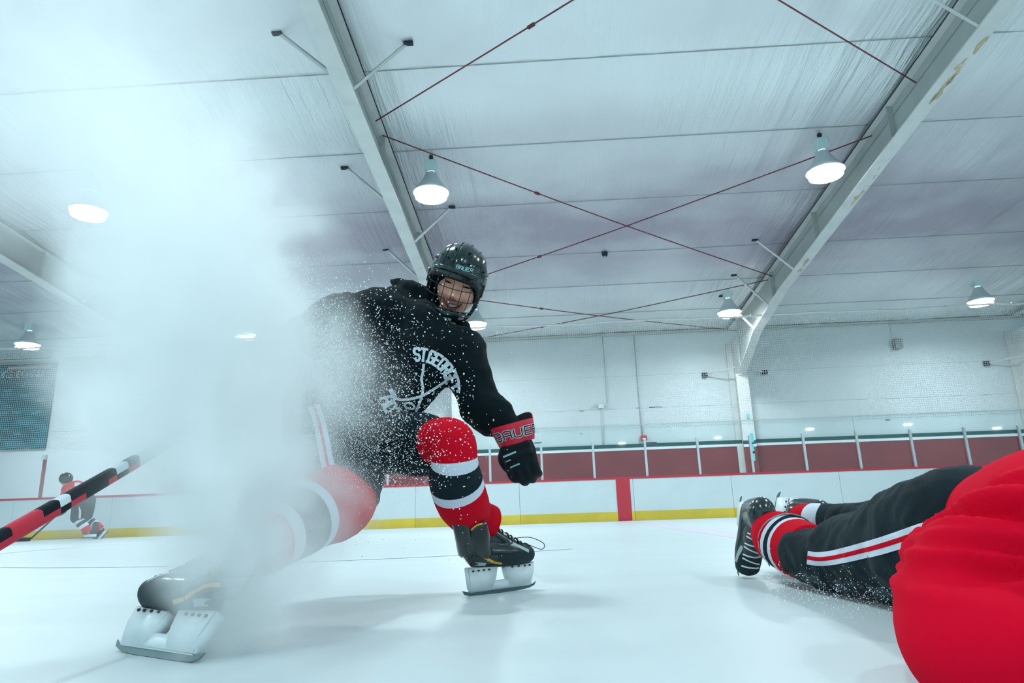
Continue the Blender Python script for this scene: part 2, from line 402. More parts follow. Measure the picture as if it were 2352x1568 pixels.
# ------------------------------------------------------------------ steel frames
def steel_frame(X, label, braces, name='steel_frame'):
    t = empty(name, (X, EY-.5, 0), label, 'steel beam', 'rigid steel frames of the arena roof')
    def depth(y):          # rafter depth grows towards the column
        d = .70
        if y > 9: d += .012*(y-9)
        if y > 14.2: d += .09*(y-14.2)
        if y > 16.2: d += .25*(y-16.2)
        return d
    ysr = [0, 4, 8, 11, 14.2, 15.2, 16.2, 17, 17.8]
    # web
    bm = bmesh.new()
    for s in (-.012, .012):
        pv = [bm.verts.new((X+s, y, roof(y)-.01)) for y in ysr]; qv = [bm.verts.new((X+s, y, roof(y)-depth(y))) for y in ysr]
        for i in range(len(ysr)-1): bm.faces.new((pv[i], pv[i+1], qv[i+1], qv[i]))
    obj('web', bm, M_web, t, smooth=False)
    bm = bmesh.new(); vs = []
    for y in ysr:
        z = roof(y)-depth(y); vs.append([bm.verts.new((X+dx, y, z+dz)) for dx, dz in ((-.11, 0), (.11, 0), (.11, .025), (-.11, .025))])
    for a, b in zip(vs[:-1], vs[1:]):
        for k in range(4): bm.faces.new((a[k], a[(k+1) % 4], b[(k+1) % 4], b[k]))
    obj('bottom_flange', bm, M_steel, t, smooth=False)
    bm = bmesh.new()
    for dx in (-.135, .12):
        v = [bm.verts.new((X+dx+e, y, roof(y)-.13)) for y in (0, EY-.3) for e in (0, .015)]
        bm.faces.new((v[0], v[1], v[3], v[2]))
    obj('gap_shade_strip', bm, M_dark, t, smooth=False)  # dark strips painted in for the shade between rafter and ceiling
    bm = bmesh.new()
    v = [bm.verts.new((X+e, y, roof(y)-.14)) for y in (0, EY-.3) for e in (-.12, .12)]
    bm.faces.new((v[0], v[1], v[3], v[2]))
    obj('top_flange', bm, M_steel, t, smooth=False)
    bm = bmesh.new()       # web stiffener line
    for dx in (-.03, .03):
        a = bm.verts.new((X+dx, 0, roof(0)-.30)); b = bm.verts.new((X+dx, 15, roof(15)-.30)); c = bm.verts.new((X+dx, 15, roof(15)-.28)); d = bm.verts.new((X+dx, 0, roof(0)-.28))
        bm.faces.new((a, b, c, d))
    for y in (2.5, 5.5, 9.0, 12.0, 14.6):
        box(bm, (X, y, roof(y)-depth(y)/2), (.20, .012, depth(y)-.14))
    obj('stiffeners', bm, M_web, t, smooth=False)
    # column
    zt = roof(17.8)-depth(17.8)
    bm = bmesh.new()
    box(bm, (X, 17.9, zt/2), (.32, .03, zt)); box(bm, (X, 18.55, (zt+1)/2), (.32, .03, zt+1)); box(bm, (X, 18.22, (zt+1)/2), (.02, .64, zt+1))
    obj('column', bm, M_steel, t, smooth=False)
    bm = bmesh.new()
    box(bm, (X, 17.9, .86), (.325, .04, 1.72)); obj('column_paint', bm, M_wains, t, smooth=False)
    bm = bmesh.new()
    box(bm, (X, 17.9, 1.84), (.325, .042, .09)); obj('green_band', bm, M_green, t, smooth=False)
    bm = bmesh.new()
    box(bm, (X, 17.9, 1.755), (.325, .042, .07)); obj('white_band', bm, M_white, t, smooth=False)
    for (s, y) in braces:       # flange braces up to the purlins
        bm = bmesh.new(); z = roof(y)
        loft(bm, [(X+s*.10, y, z-depth(y)+.03), (X+s*.76, y+.02, z-.05)], [(.028, .02), (.028, .02)], 4, 1, ref=(0, 1, 0))
        obj('flange_brace', bm, M_steel, t, smooth=False)
        bm = bmesh.new(); box(bm, (X+s*.80, y, z-.05), (.12, .06, .035)); obj('brace_tip', bm, M_dark, t, smooth=False)
    for s in (-1, 1):
        bm = bmesh.new(); loft(bm, [(X+s*.12, 17.95, 3.86), (X+s*.80, 18.5, 3.80)], [.02, .02], 4, 1); obj('wall_brace', bm, M_steel, t, smooth=False)
        bm = bmesh.new(); box(bm, (X+s*.82, 18.52, 3.79), (.14, .10, .12)); obj('brace_bracket', bm, M_dark, t, smooth=False)
    return t
BR = [(-1, 7.0), (-1, 9.9), (-1, 12.8), (1, 7.3), (1, 11.3), (1, 3.2), (-1, 3.2)]
steel_frame(-2.33, 'white steel rafter and column running up behind the helmeted player', BR)
f2 = steel_frame(5.34, 'rust-stained white steel rafter meeting the column with cyan tape', [(-1, 6.9), (-1, 13.2), (-1, 14.9), (-1, 16.1)])
steel_frame(12.97, 'white steel column and rafter at the far right edge', [(-1, 13.2), (-1, 14.9)])
steel_frame(-9.9, 'white steel rafter at the far left above the teal banner', [(1, 13.2)])
for k in range(26):      # rust patches on the flange edge of the second frame
    y = random.choice([7.2, 7.6, 8.0, 8.3, 10, 10.4, 13, 13.3]) + random.uniform(-.25, .25)
    d = .70+(.012*(y-9) if y > 9 else 0)
    x = 5.34+random.uniform(.0, .09); z = roof(y)-d-.004; a = random.uniform(.01, .035); l = random.uniform(.04, .2)
    bm = bmesh.new()
    vs = [bm.verts.new((x+a*math.cos(q)*(1+.4*math.sin(3*q+k)), y+l*math.sin(q), z-SL*l*math.sin(q))) for q in [i*math.pi/5 for i in range(10)]]
    bm.faces.new(vs)
    obj('rust_stain', bm, M_rustp, f2, smooth=False)
for (x, y) in ((1718, 955), (1727, 1005), (1729, 1030), (1731, 1047)):
    p = onY(x, y, 17.86); bm = bmesh.new(); box(bm, p, (.07, .01, .12 if y < 990 else .24)); obj('tape', bm, M_cyan, f2, smooth=False)
# cross-bracing rods
RODS = [((-2.25, 8.5, -.25), (5.3, 3.2, -.25)), ((-2.25, 3.2, -.25), (5.3, 8.3, -.3)), ((-2.25, 8.9, -.2), (5.3, 14.6, -.25)),
        ((-2.25, 14.6, -.2), (5.3, 9.6, -.2)), ((-2.25, 14.9, -.2), (5.3, 18.3, -.15)), ((-2.25, 18.3, -.15), (5.3, 14.9, -.2))]
RL = ['upper left dark red bracing rod rising from the left rafter to the top edge', 'upper right dark red bracing rod coming down to the right rafter',
      'rusty bracing rod from the left rafter lamp down to the right rafter', 'rusty bracing rod from behind the helmet up to the right lamp',
      'thin bracing rod beside the helmet sloping down to the wall top', 'thin bracing rod rising from the wall top to the right rafter']
for (a, b), l in zip(RODS, RL):
    bm = bmesh.new(); pa = Vector((a[0], a[1], roof(a[1])+a[2])); pb = Vector((b[0], b[1], roof(b[1])+b[2])); md = (pa+pb)/2 - Vector((0, 0, .05))
    loft(bm, [pa, md, pb], [.0105]*3, 6, 4)
    bm2 = bmesh.new(); d = (pb-pa); loft(bm2, [pa+d*.30, pa+d*.31], [.025]*2, 6, 1)
    o = obj('bracing_rod', bm, M_rust); prop(o, l, 'rod', 'roof bracing rods')
    for v in bm2.verts: v.co -= Vector((0, 0, .04))
    obj('turnbuckle', bm2, M_rust, o)

t = empty('smoke_detector', (1.45, 13.5, roof(13.5)), 'small dark detector on the ceiling between the two rafters', 'detector')
bm = bmesh.new(); loft(bm, [(1.45, 13.5, roof(13.5)-.02), (1.45, 13.5, roof(13.5)-.10)], [.07, .05], 16, 1); obj('base', bm, M_dark, t, smooth=False)
bm = bmesh.new(); ball(bm, (1.45, 13.5, roof(13.5)-.11), (.035, .035, .03), seg=12); obj('sensor', bm, M_web, t)
# ------------------------------------------------------------------ high-bay lamps
def bay_light(loc, label, tilt=0):
    x, y, z = loc; t = empty('high_bay_lamp', loc, label, 'lamp', 'high-bay lamps under the roof')
    t.rotation_euler = (0, 0, 0)
    bm = bmesh.new()
    prof = [(.055, .36), (.09, .33), (.12, .25), (.17, .16), (.235, .07), (.285, 0), (.292, .0), (.24, .08), (.175, .17), (.125, .26), (.09, .345), (.0, .365)]
    seg = 32; rings = [[bm.verts.new((x+r*math.cos(2*math.pi*k/seg), y+r*math.sin(2*math.pi*k/seg), z+h)) for k in range(seg)] for r, h in prof[:-1]]
    for a, b in zip(rings[:-1], rings[1:]):
        for k in range(seg): bm.faces.new((a[k], a[(k+1) % seg], b[(k+1) % seg], b[k]))
    obj('reflector', bm, M_shade, t)
    bm = bmesh.new()
    rr = [(.278, .014), (.24, -.022), (.17, -.048), (.08, -.060)]
    rings = [[bm.verts.new((x+r*math.cos(2*math.pi*k/seg), y+r*math.sin(2*math.pi*k/seg), z+h)) for k in range(seg)] for r, h in rr]
    for a, b in zip(rings[:-1], rings[1:]):
        for k in range(seg): bm.faces.new((a[k], a[(k+1) % seg], b[(k+1) % seg], b[k]))
    bm.faces.new(rings[-1]); obj('lens', bm, M_lens, t)
    bm = bmesh.new(); box(bm, (x, y, z+.47), (.19, .17, .19), bev=.02); loft(bm, [(x, y, z+.34), (x, y, z+.40)], [.05, .05], 12, 1)
    obj('ballast_box', bm, M_ballast, t, smooth=False)
    bm = bmesh.new(); zr = roof(y); loft(bm, [(x, y, z+.55), (x, y, zr-.02)], [.012, .012], 6, 1); box(bm, (x, y, zr-.06), (.06, .04, .05))
    obj('hook', bm, M_dark, t, smooth=False)
    ld = bpy.data.lights.new('lamp_light', 'AREA'); ld.shape = 'DISK'; ld.size = .5; ld.energy = LAMP_W; ld.color = LAMP_COL; ld.spread = math.radians(170)
    lo = bpy.data.objects.new('lamp_light', ld); COL.objects.link(lo); lo.parent = t; lo.location = (0, 0, -.075); lo.visible_camera = True
    return t
BY_ = 15.3
LL = {(-7.31, 9.72): 'big glowing lamp seen through the snow spray at the left', (-1.65, 9.72): 'big bright lamp just right of the left rafter',
      (4.56, 9.72): 'big bright lamp beside the right rafter', (-13.1, 15.9): 'small lamp hanging over the teal banner',
      (-7.44, 15.9): 'small lamp half hidden in the snow spray', (-1.60, 15.9): 'small lamp partly hidden behind the helmet',
      (4.63, 15.9): 'small lamp above the column with cyan tape', (10.6, 15.9): 'small lamp near the right edge over the net'}
for (x, y), l in LL.items(): bay_light((x, y, CH+(.5135*y if y < 12 else .2855*y)), l)
for (px_, py_) in ((1428, 1018), (1648, 1005), (1860, 985), (2085, 975), (2290, 983)):   # far row across the rink, seen mirrored in the shield glass
    v = ray(px_, py_); v = v/v.y; Yr = (5.15-CH)/v.z
    ld = bpy.data.lights.new('far_lamp', 'AREA'); ld.shape = 'DISK'; ld.size = .55; ld.energy = LAMP_W; ld.color = LAMP_COL
    lo = bpy.data.objects.new('far_lamp', ld); COL.objects.link(lo); lo.location = (v.x*Yr, 2*(BY_+.09)-Yr, 5.15)
# the rows overhead and behind the camera are only there as light and in reflections
for y in (3.5, -2.7):
    for x in (-13.4, -7.4, -1.6, 4.6, 10.6):
        ld = bpy.data.lights.new('overhead_lamp', 'AREA'); ld.shape = 'DISK'; ld.size = .5; ld.energy = LAMP_W; ld.color = LAMP_COL
        lo = bpy.data.objects.new('overhead_lamp', ld); COL.objects.link(lo); lo.location = (x, y, 5.6)

# ------------------------------------------------------------------ rink boards, glass, net
BY, BH = 15.3, .943; PS, P0 = 1.1727, -1.2721
XR = P0 + 2.52*PS            # centre line
XB = onY(2213, 1075, BY).x   # blue line
k0 = -13
for i in range(13):
    xa = P0 + PS*(.55 + 2*(i-7)); xb = xa + 2*PS; xa += .16*PS*(i == 8); xb += .16*PS*(i == 7); cx = (xa+xb)/2; wd = xb-xa-.006
    red = xa <= XR < xb; blu = xa <= XB < xb
    ORD = ['', 'first', 'second', 'third', 'fourth', 'fifth', 'sixth', 'seventh', 'eighth', 'ninth', 'tenth', 'eleventh']
    kk = round((cx-XR-.3)/(2*PS))
    lab = 'plain white rink board panel, %s one %s of the red centre-line band' % (ORD[min(11, abs(kk))], 'left' if kk < 0 else 'right')
    if red: lab = 'rink board panel with the vertical red centre-line band'
    if blu: lab = 'rink board panel with the short blue band beside the red jersey'
    t = empty('rink_board', (cx, BY, 0), lab, 'rink board', 'rink boards across the ice')
    bm = bmesh.new(); box(bm, (cx, BY+.04, BH/2), (wd, .08, BH-.02)); obj('panel', bm, M_board, t, smooth=False)
    bm = bmesh.new(); box(bm, (cx, BY+.03, .10), (wd, .085, .20)); obj('kick_strip', bm, M_yellow, t, smooth=False)
    bm = bmesh.new(); box(bm, (cx, BY+.05, BH-.02), (wd+.004, .14, .045)); obj('cap_rail', bm, M_red, t, smooth=False)
    if red: bm = bmesh.new(); box(bm, (XR, BY+.025, BH/2), (.305, .086, BH)); obj('red_band', bm, M_red, t, smooth=False)
    if blu: bm = bmesh.new(); box(bm, (XB, BY+.025, BH/2-.02), (.305, .084, BH-.06)); obj('blue_band', bm, M_blue, t, smooth=False)
post = pane = None
for i in range(-5, 11):
    x = P0 + PS*i; kp = i-5
    side = 'right' if kp > 0 else 'left'
    plab = 'aluminium post in front of the column with cyan tape' if kp == 0 else 'aluminium glass post, %s one %s of the cyan-taped column' % (ORD[abs(kp)], side)
    glab = 'clear shield glass pane, %s one %s of the cyan-taped column' % (ORD[kp+1 if kp >= 0 else -kp], 'right' if kp >= 0 else 'left')
    if post is None:
        bm = bmesh.new(); box(bm, (x, BY+.055, BH+.413), (.05, .045, .818)); post = obj('glass_post', bm, M_alu, smooth=False)
        prop(post, plab, 'post', 'posts between the shield glass')
        bm = bmesh.new(); box(bm, (x+PS/2, BY+.09, BH+.592), (PS-.012, .010, 1.17)); pane = obj('shield_glass', bm, M_glass, smooth=False)
        prop(pane, glab, 'glass pane', 'shield glass above the boards')
        bm = bmesh.new(); box(bm, (x+PS/2, BY+.09, BH+1.17), (PS-.012, .012, .012)); ed = obj('top_edge', bm, M_alu, pane, smooth=False)
        x00 = x
    else:
        c = post.copy(); COL.objects.link(c); c.location = (x-x00, 0, 0); c['label'] = plab
        c = pane.copy(); COL.objects.link(c); c.location = (x-x00, 0, 0); c['label'] = glab
        e = ed.copy(); COL.objects.link(e); e.parent = c
# safety net with its top rope
NT = empty('safety_net', (0, BY+.16, 2.1), 'fine white safety net hung from a rope above the shield glass', 'net')
def ropez(x): return 4.60 - .03*math.sin((x+1.4)*math.pi/3.9)**2 + .01*math.sin(x*5)
bm = bmesh.new(); yn = BY+.16; pitch = .049; hw = .0030
nxs = int(27.5/pitch); nz = int(2.5/pitch)
for i in range(nxs):
    x = -15.9+i*pitch; zt = ropez(x); a = [bm.verts.new(p) for p in ((x-hw, yn, 2.0), (x+hw, yn, 2.0), (x+hw, yn, zt), (x-hw, yn, zt))]; bm.faces.new(a)
for j in range(nz):
    z = 2.05+j*pitch; prev = None
    for i in range(0, nxs+4, 4):
        x = -15.9+i*pitch; zz = z+(ropez(x)-4.6)*(j/nz)+.008*math.sin(x*9+j)
        c = (bm.verts.new((x, yn-.001, zz-hw)), bm.verts.new((x, yn-.001, zz+hw)))
        if prev: bm.faces.new((prev[0], c[0], c[1], prev[1]))
        prev = c
obj('mesh', bm, M_net, NT, smooth=False)
bm = bmesh.new(); xs = [-16+i*.5 for i in range(57)]
loft(bm, [(x, yn, ropez(x)) for x in xs], [.022]*len(xs), 8, 2)
for x in xs[::3]: box(bm, (x, yn, ropez(x)+.03), (.03, .03, .03))
obj('rope', bm, M_net, NT)
# lines frozen in the ice
bm = bmesh.new(); box(bm, (XR, (BY+3)/2, .0012), (.305, BY-3, .002)); ln = obj('centre_line', bm, M_pink, bpy.data.objects['floor'], smooth=False)
def arc_line(cx, cy_, R, a0, a1, wd, m, name):
    bm = bmesh.new(); n = 90; pv = None
    for k in range(n+1):
        a = math.radians(a0+(a1-a0)*k/n)
        c = [bm.verts.new((cx+(R+s)*math.cos(a), cy_+(R+s)*math.sin(a), .002)) for s in (-wd/2, wd/2)]
        if pv: bm.faces.new((pv[0], pv[1], c[1], c[0]))
        pv = c
    return obj(name, bm, m, bpy.data.objects['floor'], smooth=False)
arc_line(-2.0, 8.7, 4.3, 60, 300, .04, M_paleblue, 'circle_line')
bm = bmesh.new(); box(bm, (-6.0, 11.2, .0012), (8, .03, .002)); obj('thin_line', bm, M_paleblue, bpy.data.objects['floor'], smooth=False)

# ------------------------------------------------------------------ things on the wall
def conduit(pts, r=.012): b = bmesh.new(); loft(b, pts, [r]*len(pts), 6, 1); return b
t = empty('emergency_light', (1.59, EY, 3.03), 'small emergency light on a grey conduit on the wall', 'wall light')
bm = bmesh.new(); box(bm, (1.59, EY-.07, 3.03), (.16, .10, .10), bev=.015); obj('housing', bm, M_white, t, smooth=False)
for s in (-.12, .12):
    bm = bmesh.new(); ball(bm, (1.59+s, EY-.10, 3.06), (.06, .05, .05), seg=12); obj('lamp_head', bm, M_pipe, t)
t2 = conduit([(1.76, EY-.03, EZ-.1), (1.80, EY-.03, 3.15), (1.72, EY-.03, 3.06), (1.6, EY-.03, 3.04)]); obj('conduit', t2, M_pipe, t)
obj('conduit', conduit([(1.60, EY-.03, 3.0), (1.60, EY-.03, 1.9)]), M_pipe, t)
t = empty('fire_alarm', (2.70, EY, 2.12), 'red fire alarm box at the end of a vertical conduit on the wall', 'alarm')
bm = bmesh.new(); box(bm, (2.70, EY-.05, 2.12), (.16, .09, .13), bev=.01); obj('housing', bm, M_red, t, smooth=False)
bm = bmesh.new(); box(bm, (2.70, EY-.1, 2.09), (.09, .02, .04)); obj('lens', bm, M_white, t, smooth=False)
obj('conduit', conduit([(2.66, EY-.03, EZ-.1), (2.68, EY-.03, 2.16)], .016), M_pipe, t)
t = empty('wall_speaker', (9.85, EY, 4.43), 'grey box loudspeaker high on the right wall', 'speaker')
bm = bmesh.new(); box(bm, (9.85, EY-.13, 4.43), (.20, .20, .28), bev=.02); obj('cabinet', bm, M_grey, t, smooth=False)
obj('cable', conduit([(9.80, EY-.02, EZ-.1), (9.80, EY-.03, 4.55)], .006), M_pipe, t)
# teal banner at the left
t = empty('sponsor_banner', (-16.5, EY-.06, 2.46), 'big teal banner with white lettering on the far left wall', 'banner')
bm = bmesh.new(); box(bm, (-16.6, EY-.06, 3.72), (4.64, .02, 2.52)); obj('sheet', bm, M_banner, t, smooth=False)
bm = bmesh.new()
ex, ez = Vector((1, 0, 0)), Vector((0, 0, 1))
def flat(bm, polys, org, s=1):
    for q in polys:
        bm.faces.new([bm.verts.new(org+ex*x*s+ez*y*s) for x, y in q])
flat(bm, word('SPONSORS BOARD', .17, .035), Vector((-15.75, EY-.085, 4.58)))
obj('title_print', bm, M_bantxt, t, smooth=False)
bm = bmesh.new(); box(bm, (-15.1, EY-.08, 4.86), (1.3, .01, .07)); obj('orange_print', bm, M_banor, t, smooth=False)
bm = bmesh.new()
for k in range(34):
    cx, cz = random.uniform(-18, -14.45), random.uniform(2.6, 4.35); a, b_ = random.uniform(.12, .3), random.uniform(.03, .08)
    box(bm, (cx, EY-.082, cz), (a, .008, b_))
obj('logo_print', bm, mat('banner_logo', (.05, .25, .30, 1), .6), t, smooth=False)
# reddish pole at the left behind the boards
t = empty('bench_post', (-13.6, 16.4, 0), 'thin reddish post behind the boards below the teal banner', 'post')
pp = onY(92, 1140, 16.4)
bm = bmesh.new(); box(bm, (pp.x, 16.4, .98), (.06, .06, 1.95)); obj('pole', bm, mat('faded_red_steel', (.35, .16, .17, 1), .6), t, smooth=False)
bm = bmesh.new(); box(bm, (pp.x, 16.37, 1.98), (.10, .08, .12)); obj('pole_cap', bm, M_pipe, t, smooth=False)
# ------------------------------------------------------------------ shared kit
def place(o, M):
    """bake a matrix into a mesh built in its own small frame"""
    return M
def frame(org, ex, ez, s=1.0):
    ex = Vector(ex).normalized(); ez = Vector(ez); ez = (ez - ex*ez.dot(ex)).normalized(); ey = ez.cross(ex)
    return Matrix(((ex.x*s, ey.x*s, ez.x*s, org[0]), (ex.y*s, ey.y*s, ez.y*s, org[1]), (ex.z*s, ey.z*s, ez.z*s, org[2]), (0, 0, 0, 1)))
def extrude2d(bm, pts, y0, y1, mi=0):
    a = [bm.verts.new((x, y0, z)) for x, z in pts]; b = [bm.verts.new((x, y1, z)) for x, z in pts]
    n = len(pts); bm.faces.new(a).material_index = mi; bm.faces.new(b[::-1]).material_index = mi
    for i in range(n): bm.faces.new((a[i], a[(i+1) % n], b[(i+1) % n], b[i])).material_index = mi
def obj_at(name, bm, mats, M, parent, smooth=True):
    bmesh.ops.recalc_face_normals(bm, faces=bm.faces[:])
    bmesh.ops.transform(bm, matrix=M, verts=bm.verts[:]); return obj(name, bm, mats, parent, smooth)
def skate(parent, M, trim='gold', low=False, loop=False, bright=False, guard=True):
    """ice skate: x towards the toe, z up the leg, blade edge on z = 0"""
    if low:
        bm = bmesh.new(); capsule(bm, [(-.08, 0, .12), (.02, 0, .115), (.11, 0, .105)], [.045, .043, .04], 10, 2); capsule(bm, [(-.07, 0, .13), (-.06, 0, .26)], [.045, .052], 10, 2)
        b = obj_at('skate', bm, M_skmat, M, parent)
        bm = bmesh.new(); box(bm, (0, 0, .05), (.22, .02, .05)); obj_at('blade_holder', bm, M_holder, M, b, False)
        bm = bmesh.new(); box(bm, (0, 0, .012), (.27, .004, .024)); obj_at('blade', bm, M_blade, M, b, False)
        return b
    bm = bmesh.new()
    capsule(bm, [(-.078, 0, .128), (-.01, 0, .122), (.06, 0, .118), (.112, 0, .112)], [(.037, .045), (.040, .043), (.048, .040), (.044, .032)], 20, 4)
    capsule(bm, [(-.070, 0, .13), (-.074, 0, .18), (-.066, 0, .232)], [(.038, .052), (.040, .052), (.048, .062)], 20, 4, ref=(1, 0, 0))
    capsule(bm, [(-.03, 0, .19), (.015, 0, .160), (.07, 0, .135)], [.034, .034, .03], 16, 4)
    if guard: capsule(bm, [(-.116, 0, .20), (-.146, 0, .27), (-.156, 0, .322)], [(.036, .018), (.040, .017), (.034, .016)], 14, 3, ref=(1, 0, 0))   # tendon guard
    if guard: capsule(bm, [(-.02, 0, .20), (-.004, 0, .235), (.002, 0, .250)], [(.034, .014), (.036, .012), (.032, .010)], 14, 3, ref=(1, 0, 0))      # tongue
    def post(b):
        for f in b.faces:
            c = f.calc_center_median()
            if c.z < .094 and c.x < .0: f.material_index = 2
            elif c.x > .075 or (c.z < .12 and c.x > -.02): f.material_index = 1
    root, tree = fuse('skate', bm, [M_skblk, M_skmat, M_skmat], parent, .0055, 3, keep=True, post=post)
    inv = Matrix.Translation(-Vector(chain_loc(parent)))
    root.data.transform(Matrix.Translation(Vector(chain_loc(parent)))); root.data.transform(M); root.data.transform(inv)
    root.data.materials[2] = M_tgrey if bright else M_skmat
    # holder
    bm = bmesh.new()
    extrude2d(bm, [(-.118, .088), (-.110, .018), (-.030, .018), (-.012, .050), (-.004, .086)], -.014, .014)
    extrude2d(bm, [(.022, .080), (.028, .050), (.046, .018), (.118, .019), (.136, .050), (.142, .086)], -.014, .014)
    extrude2d(bm, [(-.112, .012), (.126, .012), (.138, .044), (.10, .042), (.03, .040), (-.03, .040), (-.108, .042)], -.0075, .0075)
    bmesh.ops.bevel(bm, geom=bm.edges[:], offset=.003, segments=2, affect='EDGES')
    obj_at('blade_holder', bm, M_holder, M, root)
    bm = bmesh.new()
    prof = [(-.135, .020), (-.128, .008), (-.110, .002), (-.06, 0), (.07, 0), (.118, .003), (.142, .010), (.150, .022), (.136, .015), (-.115, .014)]
    extrude2d(bm, prof, -.0018, .0018); obj_at('blade', bm, M_blade, M, root, False)
    bm = bmesh.new()
    for x in (-.10, -.08, -.06, -.04, .05, .075, .10, .12):
        for s in (-1, 1): box(bm, (x, s*.0148, .076), (.007, .003, .005))
    obj_at('rivets', bm, M_dark, M, root, False)
    # trim drawn on both sides
    bm = bmesh.new(); eX, eZ = Vector((1, 0, 0)), Vector((0, 0, 1))
    lines = [([(-.105, .128), (-.075, .118), (-.035, .098)], .008), ([(-.168, .275), (-.155, .282), (-.140, .294)], .006), ([(-.03, .096), (.0, .09)], .006),
             ([(-.080, .215), (-.035, .232)], .006), ([(.002, .205), (.020, .180)], .006)]
    if trim == 'gold':
        for pts, wd in lines:
            for s in (-1, 1): patch(bm, tree, stroke(pts, wd, 6), Vector((0, 0, 0)), eX, eZ, (0, -s, 0), .0012, back=.2)
    for s in (-1, 1):
        patch(bm, tree, stroke([(.048, .148), (.098, .122)], .011, 10), Vector((0, 0, 0)), eX, eZ, (0, -s, 0), .0012, mi=1, back=.2)
        patch(bm, tree, stroke([(-.122, .10), (-.06, .093)], .010, 10), Vector((0, 0, 0)), eX, eZ, (0, -s, 0), .0012, mi=1, back=.2)
    obj_at('trim', bm, [M_gold if trim == 'gold' else M_lace, M_tgrey], M, root)
    # laces
    bm = bmesh.new()
    for k in range(7):
        x0 = -.005+.0165*k; z0 = .22-.015*k
        pts = []
        for j in range(9):
            y = -.030+.0075*j; h = tree.ray_cast(Vector((x0+.05+(.008 if k % 2 else 0)*(j-4)/4, y, z0+.1)), Vector((-.35, 0, -1)).normalized(), .3)
            if h[0] is not None: pts.append(h[0]+Vector((.001, 0, .0015)))
        if len(pts) > 3: loft(bm, pts, [.0028]*len(pts), 6, 1)
    if loop:
        loft(bm, [(.06, -.02, .165), (.12, -.02, .165), (.165, -.02, .150), (.185, -.02, .135), (.170, -.02, .122), (.12, -.02, .14)], [.0013]*6, 6, 5)
    obj_at('laces', bm, M_lace if bright else M_skmat, M, root)
    return root
SOCK = [M_sockr, M_sockw, M_sockk]
def sock_fun(b):
    def f(t):
        if t < b[0]: return 0
        if t < b[1]: return 1
        if t < b[2]: return 2
        if t < b[3]: return 1
        return 0
    return f
def sock(parent, pts, rad, bands, name='sock', flip=False):
    bm = bmesh.new()
    loft(bm, pts, rad, 28, 16, mfun=sock_fun(bands), rfun=lambda t, a: 1+.012*noise.noise(Vector((t*9, math.cos(a)*2, math.sin(a)*2))))
    return obj(name, bm, SOCK, parent)
def glove_frame(org, fing, back, s=1.0):
    fing = Vector(fing).normalized(); back = Vector(back); back = (back-fing*back.dot(fing)).normalized(); side = fing.cross(back*-1)
    return Matrix(((side.x*s, -back.x*s, fing.x*s, org[0]), (side.y*s, -back.y*s, fing.y*s, org[1]), (side.z*s, -back.z*s, fing.z*s, org[2]), (0, 0, 0, 1)))
def hand(bm, M):
    T = lambda pts: [M @ Vector(p) for p in pts]
    capsule(bm, T([(0, 0, 0), (0, -.002, .065), (0, 0, .10)]), [(.024, .020), (.036, .014), (.036, .013)], 12, 3, ref=M.to_3x3() @ Vector((0, 1, 0)))
    for x, L in ((-.030, .050), (-.011, .065), (.011, .060), (.030, .045)):
        capsule(bm, T([(x, -.004, .10), (x*1.1, -.008, .10+L*.45), (x*1.1, .004, .10+L*.8), (x, .022, .10+L*.9)]), [.0085, .0085, .008, .007], 8, 3)
    capsule(bm, T([(-.035, .005, .045), (-.060, .016, .075), (-.062, .026, .10)]), [.010, .010, .009], 8, 3)
